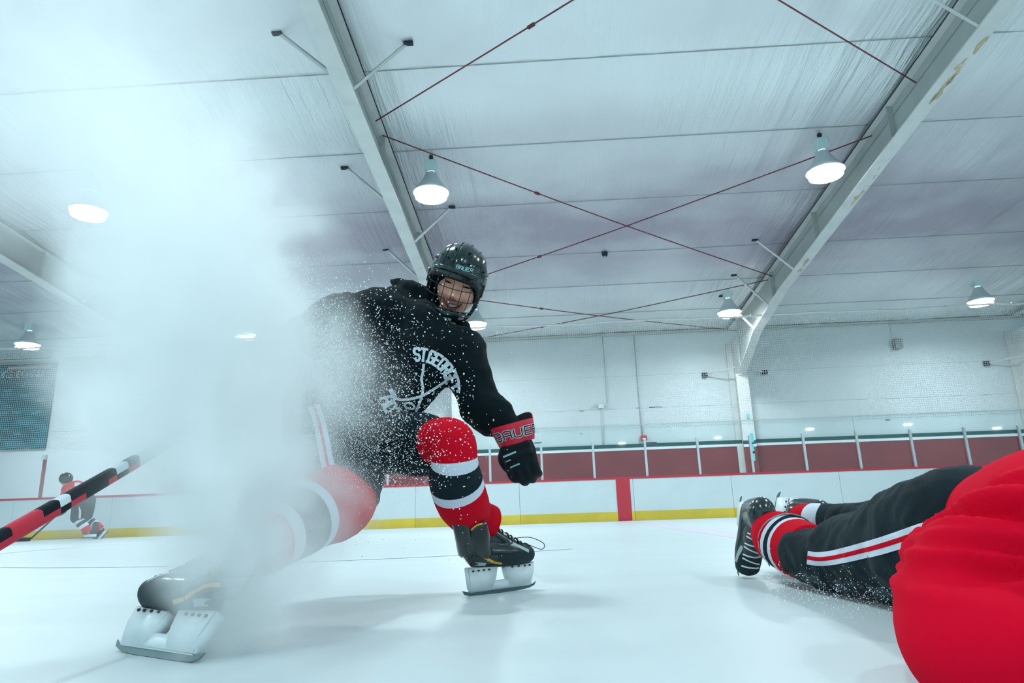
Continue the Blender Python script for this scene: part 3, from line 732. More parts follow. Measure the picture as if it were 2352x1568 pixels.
def glove(parent, org, fing, back, s=1.0, lettering=True):
    """hockey glove: z runs from the cuff to the fingertips, -y is the back of the hand"""
    fing = Vector(fing).normalized(); back = Vector(back); back = (back-fing*back.dot(fing)).normalized(); side = fing.cross(back*-1)
    M = Matrix(((side.x*s, -back.x*s, fing.x*s, org[0]), (side.y*s, -back.y*s, fing.y*s, org[1]), (side.z*s, -back.z*s, fing.z*s, org[2]), (0, 0, 0, 1)))
    bm = bmesh.new()
    capsule(bm, [(0, 0, .03), (0, -.002, .065), (0, 0, .10)], [(.052, .034), (.060, .036), (.056, .032)], 18, 3, ref=(0, 1, 0))
    for i, (x, L) in enumerate(((-.042, .060), (-.014, .078), (.015, .074), (.043, .058))):
        capsule(bm, [(x, -.006, .10), (x*1.02, -.012, .10+L*.42), (x*1.0, .004, .10+L*.78), (x*.95, .028, .10+L*.92)], [.0165, .0165, .0155, .0135], 12, 3)
    for z in (.045, .072): capsule(bm, [(-.045, -.030, z), (.045, -.030, z)], [.012, .012], 10, 2)
    capsule(bm, [(-.045, .005, .045), (-.066, .016, .075), (-.066, .028, .105), (-.056, .036, .125)], [.020, .020, .017, .014], 12, 3)
    root, tree = fuse('glove', bm, [M_glblk], parent, .005, 2, keep=True)
    off = Vector(chain_loc(parent)); root.data.transform(Matrix.Translation(off)); root.data.transform(M); root.data.transform(Matrix.Translation(-off))
    # flared cuff, open at the top
    bm = bmesh.new(); seg = 40; rings = []
    prof = [(.064, .040, .036), (.071, .047, .006), (.078, .055, -.030), (.074, .051, -.034), (.066, .043, .0), (.058, .036, .03)]
    for a, b, z in prof:
        ring = []
        for k in range(seg):
            an = 2*math.pi*k/seg; lobe = -.034*max(0, math.sin(an))**.6*(.55+.45*abs(math.cos(an))) if z < -.02 else 0
            ring.append(bm.verts.new((a*math.cos(an), b*math.sin(an), z+lobe)))
        rings.append(ring)
    for i in range(len(rings)-1):
        for k in range(seg):
            f = bm.faces.new((rings[i][k], rings[i][(k+1) % seg], rings[i+1][(k+1) % seg], rings[i+1][k])); f.material_index = 1 if i >= 3 else 0
    obj_at('cuff', bm, [M_glred, M_pad], M, root)
    bm = bmesh.new()
    if lettering:      # the maker's letters wrap round the cuff
        for mi, g_, q in [(0, .001, q) for q in word('BAUER', .027, .0085, aspect=1.4, x0=-1.0)] + [(1, .002, q) for q in word('BAUER', .027, .0040, aspect=1.4, x0=-1.0)]:
            if True:
                vs = []
                for (u, v) in q:
                    an = -math.pi/2 - .80 + u/.066; z = .004 - (v - .012)
                    a_, b_ = .0715, .0475
                    t_ = (z-.006)/.030
                    a_ = .0712 - .007*max(0, t_); b_ = .0473 - .007*max(0, t_)
                    vs.append(bm.verts.new(((a_+g_+(.005 if z < .006 else 0)*(.006-z)/.036)*math.cos(an), (b_+g_+(.006 if z < .006 else 0)*(.006-z)/.036)*math.sin(an), z)))
                bm.faces.new(vs).material_index = mi
        obj_at('lettering', bm, [M_print, M_pad], M, root, False)
        bm = bmesh.new(); eX, eZ = Vector((1, 0, 0)), Vector((0, 0, 1))
        for pts, wd in (([(-.045, .068), (.0, .062)], .006), ([(-.045, .086), (-.025, .083)], .004), ([(-.035, .108), (.0, .103)], .005)):
            patch(bm, tree, stroke(pts, wd, 5), Vector((0, 0, 0)), eX, eZ, (0, 1, 0), .0012, back=.2)
        obj_at('trim', bm, M_mark, M, root)
    else: bm.free()
    return root
def head(M, bmout):
    """a head with face, sculpted from a sphere; x = image right, -y = forward, z = up, origin between the eyes' height"""
    bm = bmesh.new(); bmesh.ops.create_uvsphere(bm, u_segments=96, v_segments=72, radius=1)
    def g(x, z, cx, cz, sx, sz): return math.exp(-((x-cx)/sx)**2-((z-cz)/sz)**2)
    for v in bm.verts:
        d = v.co.copy(); x, y, z = d
        X = x*.076; Y = y*.094; Z = z*.118
        if z < 0: X *= 1-.28*(-z)**1.5; Y = Y*(1-.12*(-z)**2) - .006*(-z)
        if y < 0:       # face side
            fr = min(1, -y*1.6)
            Y += .007*fr*(1-abs(x))*.5
            Y -= fr*.032*g(X, Z, 0, -.032, .0125, .012)       # nose tip
            Y -= fr*.010*g(X, Z, 0, -.014, .008, .022)       # bridge
            Y -= fr*.010*(g(X, Z, .013, -.040, .008, .008)+g(X, Z, -.013, -.040, .008, .008))
            Y += fr*.007*(g(X, Z, .031, .001, .015, .009)+g(X, Z, -.031, .001, .015, .009))   # sockets
            Y -= fr*.005*(g(X, Z, .032, .020, .022, .008)+g(X, Z, -.032, .020, .022, .008))   # brows
            Y -= fr*.011*(g(X, Z, .042, -.036, .018, .015)+g(X, Z, -.042, -.036, .018, .015)) # cheeks raised by the smile
            Y += fr*.004*(g(X, Z, .033, -.060, .006, .018)+g(X, Z, -.033, -.060, .006, .018)) # smile folds
            Y += fr*.009*g(X, Z, 0, -.070, .026, .009)       # open mouth hollow
            Y -= fr*.004*g(X, Z, 0, -.058, .025, .004); Y -= fr*.006*g(X, Z, 0, -.086, .022, .005)
            Y -= fr*.009*g(X, Z, 0, -.104, .020, .014)       # chin
        if abs(x) > .8 and abs(z+.1) < .25 and y > -.3: X *= 1.05
        v.co = Vector((X, Y, Z))
    for s in (-1, 1):    # ears
        ball(bm, (s*.071, .010, -.010), (.008, .018, .032), seg=12)
    bmesh.ops.transform(bm, matrix=M, verts=bm.verts[:])
    me = bpy.data.meshes.new('t'); bm.to_mesh(me); bm.free(); bmout.from_mesh(me); bpy.data.meshes.remove(me)
def face_parts(parent, M):
    # mouth interior, teeth, lips, eyes, brows follow the sculpted head
    bm = bmesh.new(); head(Matrix(), bm); bm.normal_update(); tree = BVHTree.FromBMesh(bm); bm.free()
    def surf(x, z, off=.001):
        h = tree.ray_cast(Vector((x, -.3, z)), Vector((0, 1, 0)), .5); return h[0]+Vector((0, -off, 0))
    def strip(name, top, bot, m, off, n=20):
        bm = bmesh.new(); pv = None
        for i in range(n+1):
            t = i/n; r = [bm.verts.new(surf(*a, off)) for a in [tuple(Vector(top(t)).lerp(Vector(bot(t)), k/5)) for k in range(6)]]
            if pv:
                for k in range(5): bm.faces.new((pv[k], pv[k+1], r[k+1], r[k]))
            pv = r
        return obj_at(name, bm, m, M, parent)
    W_ = .034
    up = lambda t: (-W_+2*W_*t, -.058-.006*math.sin(math.pi*t)+.006*abs(2*t-1)**2)
    lo = lambda t: (-W_+2*W_*t, -.059-.022*math.sin(math.pi*t)+.006*abs(2*t-1)**2)
    strip('mouth', up, lo, M_mouth, .0030)
    strip('teeth', lambda t: ((-W_+2*W_*t)*.88, up(t)[1]), lambda t: ((-W_+2*W_*t)*.84, up(t)[1]-.012*math.sin(math.pi*(.1+.8*t))), M_teeth, .0052)
    bm = bmesh.new()
    for fn, dz in ((up, .0015), (lo, -.002)):
        pts = [surf(fn(t/14)[0], fn(t/14)[1]+dz, .0028) for t in range(15)]; loft(bm, pts, [.0012]+[.0030]*13+[.0012], 8, 1)
    obj_at('lips', bm, M_lip, M, parent)
    bm = bmesh.new()
    for s in (-1, 1): ball(bm, surf(s*.0075, -.046, -.001), (.0042, .003, .0028), seg=10)
    obj_at('nostrils', bm, M_lip, M, parent)
    for s in (-1, 1):
        c = s*.031
        strip('eye', lambda t: (c-.014+.028*t, .001+.0042*math.sin(math.pi*t)), lambda t: (c-.014+.028*t, .001-.0022*math.sin(math.pi*t)), M_eye, .0008, 12)
        strip('eyebrow', lambda t: (c-.019+.038*t, .021+.004*math.sin(math.pi*t)), lambda t: (c-.019+.038*t, .016+.004*math.sin(math.pi*t)), M_hair, .0012, 12)
        bm = bmesh.new()
        pts = [surf(c-.015+.03*t/8, .006+.005*math.sin(math.pi*t/8), .0005) for t in range(9)]; loft(bm, pts, [.0008]+[.0022]*7+[.0008], 6, 1)
        obj_at('eyelid', bm, M_skin, M, parent)
def helmet(parent, M, cage=True, low=False):
    bm = bmesh.new(); bmesh.ops.create_uvsphere(bm, u_segments=72, v_segments=48, radius=1)
    kill = []
    for v in bm.verts:
        x, y, z = v.co; X, Y, Z = x*.112, y*.140+.008, z*.142+.012
        rim = .030 if Y < -.055 else (-.055 if Y < .02 else -.06)
        k = (Y+.055)/.03
        if -.085 < Y < -.025: rim = .030 - .085*max(0, min(1, (Y+.085)/.06))
        if Z < rim: Z = rim
        # raised ridges and vent channels
        a = .0
        if not low:
            a += .0035*max(0, math.cos(X*88))*min(1, max(0, (Z-.055)/.03))
            a += .0035*(1 if .045 < Z < .058 else 0)
        n_ = Vector((x, y, z)); v.co = Vector((X, Y, Z)) + n_*a
    for f in [f for f in bm.faces if all(abs(v.co.z-(.030)) < 1e-3 or v.co.z < -.0545 for v in f.verts)]: kill.append(f)
    bmesh.ops.delete(bm, geom=kill, context='FACES')
    bmesh.ops.solidify(bm, geom=bm.faces[:], thickness=.008) if False else None
    root = obj_at('helmet', bm, M_shell, M, parent)
    if low: return root
    bm = bmesh.new()      # lining seen under the rim
    loft(bm, [(-.098, -.04, -.02), (-.085, -.085, .022), (0, -.110, .034), (.085, -.085, .022), (.098, -.04, -.02)], [(.006, .012)]*5, 12, 8)
    for s in (-1, 1): capsule(bm, [(s*.098, -.02, .01), (s*.096, -.01, -.05)], [(.012, .038), (.010, .030)], 12, 3, ref=(0, 1, 0))
    obj_at('lining', bm, M_pad, M, root)
    bm = bmesh.new()      # vents
    for s in (-1, 1):
        for (x, y, z, l) in ((.020, -.10, .09, .03), (.045, -.088, .098, .035), (.072, -.058, .098, .035), (.030, -.055, .137, .04), (.098, -.02, .075, .05), (.092, -.065, .06, .03)):
            v = Vector((s*x, y, z)); e = math.sqrt((v.x/.112)**2+((v.y-.008)/.140)**2+((v.z-.012)/.142)**2)
            v = Vector((v.x/e, (v.y-.008)/e+.008, (v.z-.012)/e+.012)); ball(bm, v, (.005, l/2, .0035), seg=10)
    obj_at('vents', bm, M_dark, M, root)
    for s in (-1, 1):     # grooves running over the crown
        for gx in (.018, .055, .085):
            bm = bmesh.new(); pts = []
            for k in range(15):
                an = math.radians(18+k*8); zz = math.sin(an)*math.sqrt(1-(gx/.112)**2); yy = -math.cos(an)*math.sqrt(1-(gx/.112)**2)
                if zz*.142+.012 > .062: pts.append((s*gx, yy*.141+.008, zz*.1425+.012+.0015))
            loft(bm, pts, [.0018]*len(pts), 6, 1); obj_at('groove', bm, M_dark, M, root)
    bm = bmesh.new()      # rim ridge / crown plate
    loft(bm, [(-.088, -.082, .050), (-.05, -.118, .058), (0, -.130, .060), (.05, -.118, .058), (.088, -.082, .050)], [(.004, .010)]*5, 8, 6)
    obj_at('ridges', bm, M_shell, M, root)
    bm = bmesh.new()
    for q in word('BAUER', .012, .0026, aspect=1.1, x0=0):
        vs = [bm.verts.new((u+.002, -math.sqrt(max(0, 1-((u+.002)/.112)**2-((v+.070-.012)/.142)**2))*.140+.008-.006, v+.070)) for u, v in q]
        bm.faces.new(vs)
    obj_at('lettering', bm, M_mark, M, root, False)
    # cage
    cg = bmesh.new()
    def cp(u, z): # u in [-1,1] across, surface of the cage
        an = u*1.32; k = 1-.18*max(0, (-z-.04)/.10)**1.5
        return Vector((.104*math.sin(an)*k, -.010-.128*math.cos(an)*(1-.10*max(0, (-z-.05)/.10)), z))
    for z in (.033, -.006, -.048, -.088): loft(cg, [cp(-1+2*i/24, z) for i in range(25)], [.0016]*25, 6, 1)
    for u in (-.66, -.40, -.15, .10, .35, .62): loft(cg, [cp(u, .038-.142*i/14) for i in range(15)], [.0014]*15, 6, 1)
    for u in (-1, 1, -.9, .9): loft(cg, [cp(u, .035-.135*i/14) for i in range(15)], [.0024]*15, 6, 1)
    loft(cg, [cp(-1+2*i/24, -.104) for i in range(25)], [.003]*25, 6, 1)
    c = obj_at('cage', cg, M_wire, M, root)
    bm = bmesh.new()
    n = 20; rings = []
    for j, (z, k, o_) in enumerate(((-.088, 1.0, 0), (-.097, 1.03, -.004), (-.130, .90, -.002), (-.150, .70, .010), (-.143, .62, .016), (-.095, .92, .012))):
        rings.append([bm.verts.new((.086*math.sin(-1.15+2.3*i/n)*k, -.022-.112*math.cos(-1.15+2.3*i/n)*k+o_, z)) for i in range(n+1)])
    rings.append(rings[0])
    for a, b in zip(rings[:-1], rings[1:]):
        for i in range(n): bm.faces.new((a[i], a[i+1], b[i+1], b[i]))
    obj_at('chin_cup', bm, M_shell, M, c)
    bm = bmesh.new()
    for q in word('BAUER', .009, .002, aspect=1.6):
        bm.faces.new([bm.verts.new((u+.005, -.022-.112*math.sqrt(max(0, 1-((u+.005)/.08)**2))*.90-.012, v-.128)) for u, v in q])
    obj_at('chin_lettering', bm, M_mark, M, c, False)
    bm = bmesh.new()
    for s in (-1, 1):
        box(bm, (s*.108, -.02, .0), (.010, .022, .05), bev=.003); capsule(bm, [(s*.100, -.005, -.06), (s*.07, -.03, -.13), (0, -.05, -.155)], [(.002, .008)]*3, 8, 4)
    obj_at('straps', bm, M_pad, M, c)
    return root

# ------------------------------------------------------------------ the helmeted player
def player():
    foot = Vector((-.182, 2.43, 0)); org = foot
    pr = empty('person', org, 'helmeted player in black hoodie and red striped socks, smiling, stopping hard on one skate', 'person')
    Mh = Matrix.Translation(P(1049, 648, 2.60)) @ Matrix.Rotation(math.radians(5), 4, 'Z') @ Matrix.Rotation(math.radians(20), 4, 'Y') @ Matrix.Rotation(math.radians(27), 4, 'X')
    Mf = Mh @ Matrix.Translation((.012, .006, .002)) @ Matrix.Rotation(math.radians(3), 4, 'Z') @ Matrix.Diagonal((1.17, 1.04, 1.17, 1))
    # skates
    s = 1.06
    Ms1 = frame(foot, (.80, .60, .02), (-.16, -.06, 1), s)
    c2 = Vector((-.825, 1.455, .0)); Ms2 = frame(c2, (-.86, .50, .0), (.34, .58, 1), 1.15)
    ank1 = Ms1 @ Vector((-.066, 0, .19)); ank2 = Ms2 @ Vector((-.065, 0, .20))
    hipL, kneeL = P(860, 1000, 2.42), P(1030, 1015, 2.15)
    hipR, kneeR = P(745, 965, 2.42), P(776, 1148, 1.94)
    sh1, el1, wr1 = P(1058, 805, 2.50), P(1105, 915, 2.44), P(1176, 990, 2.33)
    sh2, el2, wr2 = P(870, 722, 2.50), P(670, 800, 2.28), P(490, 955, 2.02)
    GL1 = (P(1181, 994, 2.32), P(1206, 1090, 2.30)-P(1181, 994, 2.32), (-.30, -1, .1), 1.02)
    GL2 = (wr2, (wr2-el2).normalized()+Vector((0, 0, -.3)), (.3, -.6, .6), .95)
    pel, chest, nk = P(800, 975, 2.44), P(930, 830, 2.52), P(1000, 752, 2.56)
    # body: one continuous skin
    bm = bmesh.new()
    capsule(bm, [pel, pel.lerp(chest, .5), chest, chest.lerp(nk, .7)], [(.14, .11), (.13, .10), (.16, .12), (.12, .09)], 18, 4)
    capsule(bm, [P(1008, 775, 2.66), Mh @ Vector((0, .075, -.10)), Mh @ Vector((0, .065, -.03))], [.060, .048, .045], 16, 4)
    for a, b, c in ((sh1, el1, wr1), (sh2, el2, wr2)):
        capsule(bm, [nk.lerp(a, .6), a, a.lerp(b, .5), b, b.lerp(c, .5), c], [.055, .052, .042, .038, .034, .026], 14, 4)
    for G_ in (GL1, GL2): hand(bm, glove_frame(*G_))
    for a, b, c in ((hipL, kneeL, ank1), (hipR, kneeR, ank2)):
        capsule(bm, [pel.lerp(a, .6), a, a.lerp(b, .5), b, b.lerp(c, .4), c], [.08, .065, .052, .048, .046, .034], 14, 4)
    body = fuse('body', bm, [M_skin], pr, .009, 2)
    hb = bmesh.new(); hb.from_mesh(body.data); hd = bmesh.new(); head(Matrix.Translation(-org) @ Mf, hd)
    me = bpy.data.meshes.new('t'); hd.to_mesh(me); hd.free(); hb.from_mesh(me); hb.to_mesh(body.data); hb.free(); bpy.data.meshes.remove(me)
    body.data.polygons.foreach_set('use_smooth', [True]*len(body.data.polygons))
    face_parts(body, Mf)
    bm = bmesh.new()       # hair under the rim
    for k in range(40):
        x = random.uniform(-.055, .055); bm_pts = [(x, -.088, .062), (x+random.uniform(-.006, .006), -.100, .040), (x+random.uniform(-.012, .012), -.101, random.uniform(.020, .032))]
        loft(bm, bm_pts, [.0012, .0010, .0004], 4, 3)
    ball(bm, (0, .012, .045), (.082, .096, .085), seg=24)
    obj_at('hair', bm, M_hair, Mh, pr)
    # hoodie
    bm = bmesh.new()
    capsule(bm, [P(770, 1000, 2.42), P(845, 925, 2.46), chest, P(962, 760, 2.55)], [(.185, .15), (.18, .15), (.198, .16), (.15, .12)], 24, 5)
    capsule(bm, [P(985, 852, 2.46), P(925, 915, 2.42)], [.088, .085], 18, 3)
    capsule(bm, [P(800, 840, 2.42), P(755, 960, 2.38)], [.16, .17], 18, 3)
    capsule(bm, [P(925, 790, 2.52), sh1], [(.12, .11), .096], 18, 3)
    capsule(bm, [P(940, 770, 2.55), sh2], [.12, .108], 18, 3)
    capsule(bm, [sh1, P(1078, 860, 2.47), el1, P(1138, 952, 2.38), P(1181, 1000, 2.325)], [.092, .086, .076, .066, .050], 20, 5)
    capsule(bm, [P(1100, 925, 2.43), P(1128, 958, 2.40)], [.082, .076], 18, 3)
    capsule(bm, [sh2, P(770, 748, 2.40), el2, P(575, 885, 2.13), P(505, 945, 2.03)], [.106, .092, .085, .072, .055], 20, 5)
    capsule(bm, [P(800, 715, 2.44), P(745, 720, 2.36)], [.075, .06], 16, 3)
    # hood bunched behind the neck and the collar
    capsule(bm, [P(897, 642, 2.66), P(935, 664, 2.64), P(985, 690, 2.62)], [.010, .040, .050], 14, 4)
    capsule(bm, [P(900, 690, 2.60), P(980, 715, 2.60)], [.055, .05], 14, 3)
    capsule(bm, [P(968, 708, 2.64), P(974, 758, 2.55), P(1003, 790, 2.48)], [.032, .030, .028], 14, 4)
    capsule(bm, [P(1066, 752, 2.64), P(1052, 775, 2.54), P(1022, 794, 2.48)], [.030, .030, .028], 14, 4)
    fz = lambda p: fold(p, .006, 7, seed=2) + fold(p, .0025, 19, seed=5)
    hood, tree = fuse('hoodie', bm, [M_hood], pr, .0095, 4, fz, keep=True)
    # print on the chest: drawn on a plane facing the chest normal and laid on the cloth
    c0 = P(972, 884, 2.4); cast = (P(955, 880, 2.5)-CO).normalized()
    ex = (P(1000, 884, 2.4)-c0).normalized(); ey = (P(972, 856, 2.4)-c0).normalized()
    R2 = lambda a: (ex*math.cos(a)+ey*math.sin(a), ey*math.cos(a)-ex*math.sin(a))
    k = 2.4/F
    a_ = math.radians(-43); e1, e2 = R2(a_)
    bm = bmesh.new()
    ac = P(963, 893, 2.4)
    patch(bm, tree, word("ST.GEORGE'S", 27*k, 5.8*k, arc=78*k, gap=1.35, aspect=.62), ac, e1, e2, cast, .004)
    obj('title_print', bm, M_print, hood, False)
    def px(pts): return [((x-972)*k, -(y-884)*k) for x, y in pts]
    st1 = [(973, 836), (971, 855), (968, 870), (971, 892), (968, 912), (962, 928), (955, 945)]
    st2 = [(1026, 874), (1008, 886), (990, 897), (970, 908), (950, 914), (925, 917), (910, 913), (904, 903), (899, 893)]
    for stp, ws in ((st1, (7, 6, 5.5, 5, 5, 5)), (st2, (7, 5.5, 5, 4.5, 4.5, 5, 7, 9))):
        bm = bmesh.new()
        patch(bm, tree, ribbon(px(stp), ws[0]*.85*k, 5), c0, ex, ey, cast, .004)
        if len(stp) > 8: patch(bm, tree, ribbon(px(stp[-3:]), 10*k, 4), c0, ex, ey, cast, .0045)
        obj('stick_print', bm, M_print, hood, False)
    bm = bmesh.new()
    ring = [(941+11*math.cos(t*math.pi/6), 931+6.5*math.sin(t*math.pi/6)+.25*11*math.cos(t*math.pi/6)) for t in range(13)]
    for i in range(12): patch(bm, tree, stroke(px(ring[i:i+2]), 5*k, 2), c0, ex, ey, cast, .004)
    obj('puck_print', bm, M_print, hood, False)
    bm = bmesh.new()
    patch(bm, tree, word('HOCKEY', 26*k, 6*k, arc=72*k, gap=1.6, aspect=.75, flip=True), P(960, 895, 2.4), *R2(math.radians(-36)), cast, .004)
    obj('lower_print', bm, M_print, hood, False)
    # pants
    bm = bmesh.new()
    capsule(bm, [P(830, 985, 2.46), P(790, 1000, 2.40)], [(.17, .15), (.17, .15)], 20, 3)
    capsule(bm, [hipL, P(930, 1015, 2.34), P(975, 1022, 2.27), P(1000, 1022, 2.23)], [.135, .112, .106, .092], 22, 5)
    capsule(bm, [hipR, P(760, 1040, 2.20), P(790, 1095, 2.04), P(800, 1122, 1.97)], [.15, .14, .124, .098], 22, 5)
    fz2 = lambda p: fold(p, .007, 9, seed=8) + fold(p, .002, 24, seed=3)
    pants, pt = fuse('pants', bm, [M_pants], pr, .010, 4, fz2, keep=True)
    cst = (P(735, 1000, 2.2)-CO).normalized(); o2 = P(735, 1000, 2.0); k2 = 2.0/F
    bx = (P(760, 1000, 2.0)-o2).normalized(); by = (P(735, 970, 2.0)-o2).normalized()
    L = [((x-735)*k2, -(y-1000)*k2) for x, y in [(700, 860), (712, 905), (728, 950), (740, 1000), (748, 1045), (758, 1090)]]
    bm = bmesh.new()
    for sh_, wd, mi, of in ((-9, 12, 0, .004), (9, 12, 0, .004), (0, 7, 1, .0045)): patch(bm, pt, ribbon(L, wd*k2, 8, sh_*k2), o2, bx, by, cst, of, mi)
    obj('side_stripe', bm, [M_sockw, M_sockr], pants, False)
    # socks
    sock(pr, [P(985, 1022, 2.25), P(1034, 1014, 2.14), P(1044, 1058, 2.12), P(1046, 1098, 2.15), P(1062, 1150, 2.20), P(1084, 1184, 2.30), Ms1 @ Vector((-.016, 0, .222))],
         [.080, .076, .074, .086, .086, .072, .060], (.31, .36, .53, .58))
    kn = kneeR; mid = kn.lerp(ank2, .45)+Vector((-.0, -.02, .0))
    sock(pr, [P(786, 1115, 2.05), P(778, 1150, 1.94), kn.lerp(mid, .5)+Vector((0, -.02, 0)), mid, mid.lerp(ank2, .55), ank2], [.10, .108, .100, .092, .078, .062], (.50, .57, .74, .80))
    sk = skate(pr, Ms1, 'gold', loop=True, guard=False)
    bm = bmesh.new(); capsule(bm, [P(1074, 1268, 2.26), P(1062, 1222, 2.18), P(1054, 1176, 2.14)], [(.034, .020), (.028, .016), (.031, .014)], 16, 4, ref=(0, 1, 0)); obj('tendon_guard', bm, M_skblk, sk)
    bm = bmesh.new(); loft(bm, [P(1056, 1192, 2.120), P(1072, 1179, 2.127)], [.0035, .0035], 6, 1); obj('guard_trim', bm, M_gold, sk)
    bm = bmesh.new(); capsule(bm, [P(1098, 1270, 2.28), P(1096, 1232, 2.21), P(1094, 1206, 2.19)], [(.050, .026), (.044, .022), (.038, .018)], 16, 4, ref=(0, 1, 0)); obj('ankle_cuff', bm, M_skblk, sk)
    bm = bmesh.new(); loft(bm, [P(1082, 1217, 2.158), P(1095, 1206, 2.158), P(1108, 1202, 2.165)], [.0032]*3, 6, 3); obj('cuff_trim', bm, M_gold, sk)
    skate(pr, Ms2, 'gold', guard=False)
    glove(pr, *GL1)
    glove(pr, *GL2, False)
    helmet(pr, Mh)
    return pr
player()
# stick, held in the right hand, running out of the picture at the lower left
def stick():
    a, b = P(500, 950, 2.02), P(-40, 1262, 1.08)
    d = (b-a).normalized(); a2 = a-d*.04; e = b+d*.30
    t = empty('hockey_stick', b, 'big black, red and white hockey stick crossing the lower left in the foreground', 'hockey stick')
    bm = bmesh.new()
    def mf(t): 
        return [0, 1, 2, 1, 0, 1, 0, 2, 2, 0, 2, 0, 0][min(12, int(t*13))]
    n = 40; pts = [a2.lerp(e, i/n) for i in range(n+1)]
    loft(bm, pts, [(.0105, .0155)]*(n+1), 12, 2, mfun=lambda t: [2, 2, 0, 2, 0, 2, 2, 0, 1, 0, 1, 2, 0, 1, 1, 0, 1, 0][min(17, int(t*18))], power=4)
    for f in bm.faces:
        c = f.calc_center_median(); q = (c-a2).dot(e-a2)/(e-a2).length_squared; off = (c-(a2+(e-a2)*q)).z
        f.material_index = 0 if q < .30 else (2 if q < .40 or .985 < q else (1 if (off < .004 and not .50 < q < .56) or .66 < q < .72 else 0))
        if .16 < q < .20 or .44 < q < .47 or .60 < q < .62: f.material_index = 2 if off > 0 else 0
    obj('shaft', bm, [M_glblk, M_glred, M_board], t)
    bm = bmesh.new(); loft(bm, [a2-d*.01, a2+d*.10], [(.012, .017)]*2, 12, 1, power=4); obj('grip_tape', bm, M_glblk, t)
    bm = bmesh.new(); f = e+d*.05; f2 = e + Vector((-.28, -.05, -.16)); loft(bm, [e-d*.03, f, f2], [(.010, .016), (.008, .030), (.006, .032)], 12, 6, power=3)
    obj('stick_blade', bm, M_glblk, t)
stick()

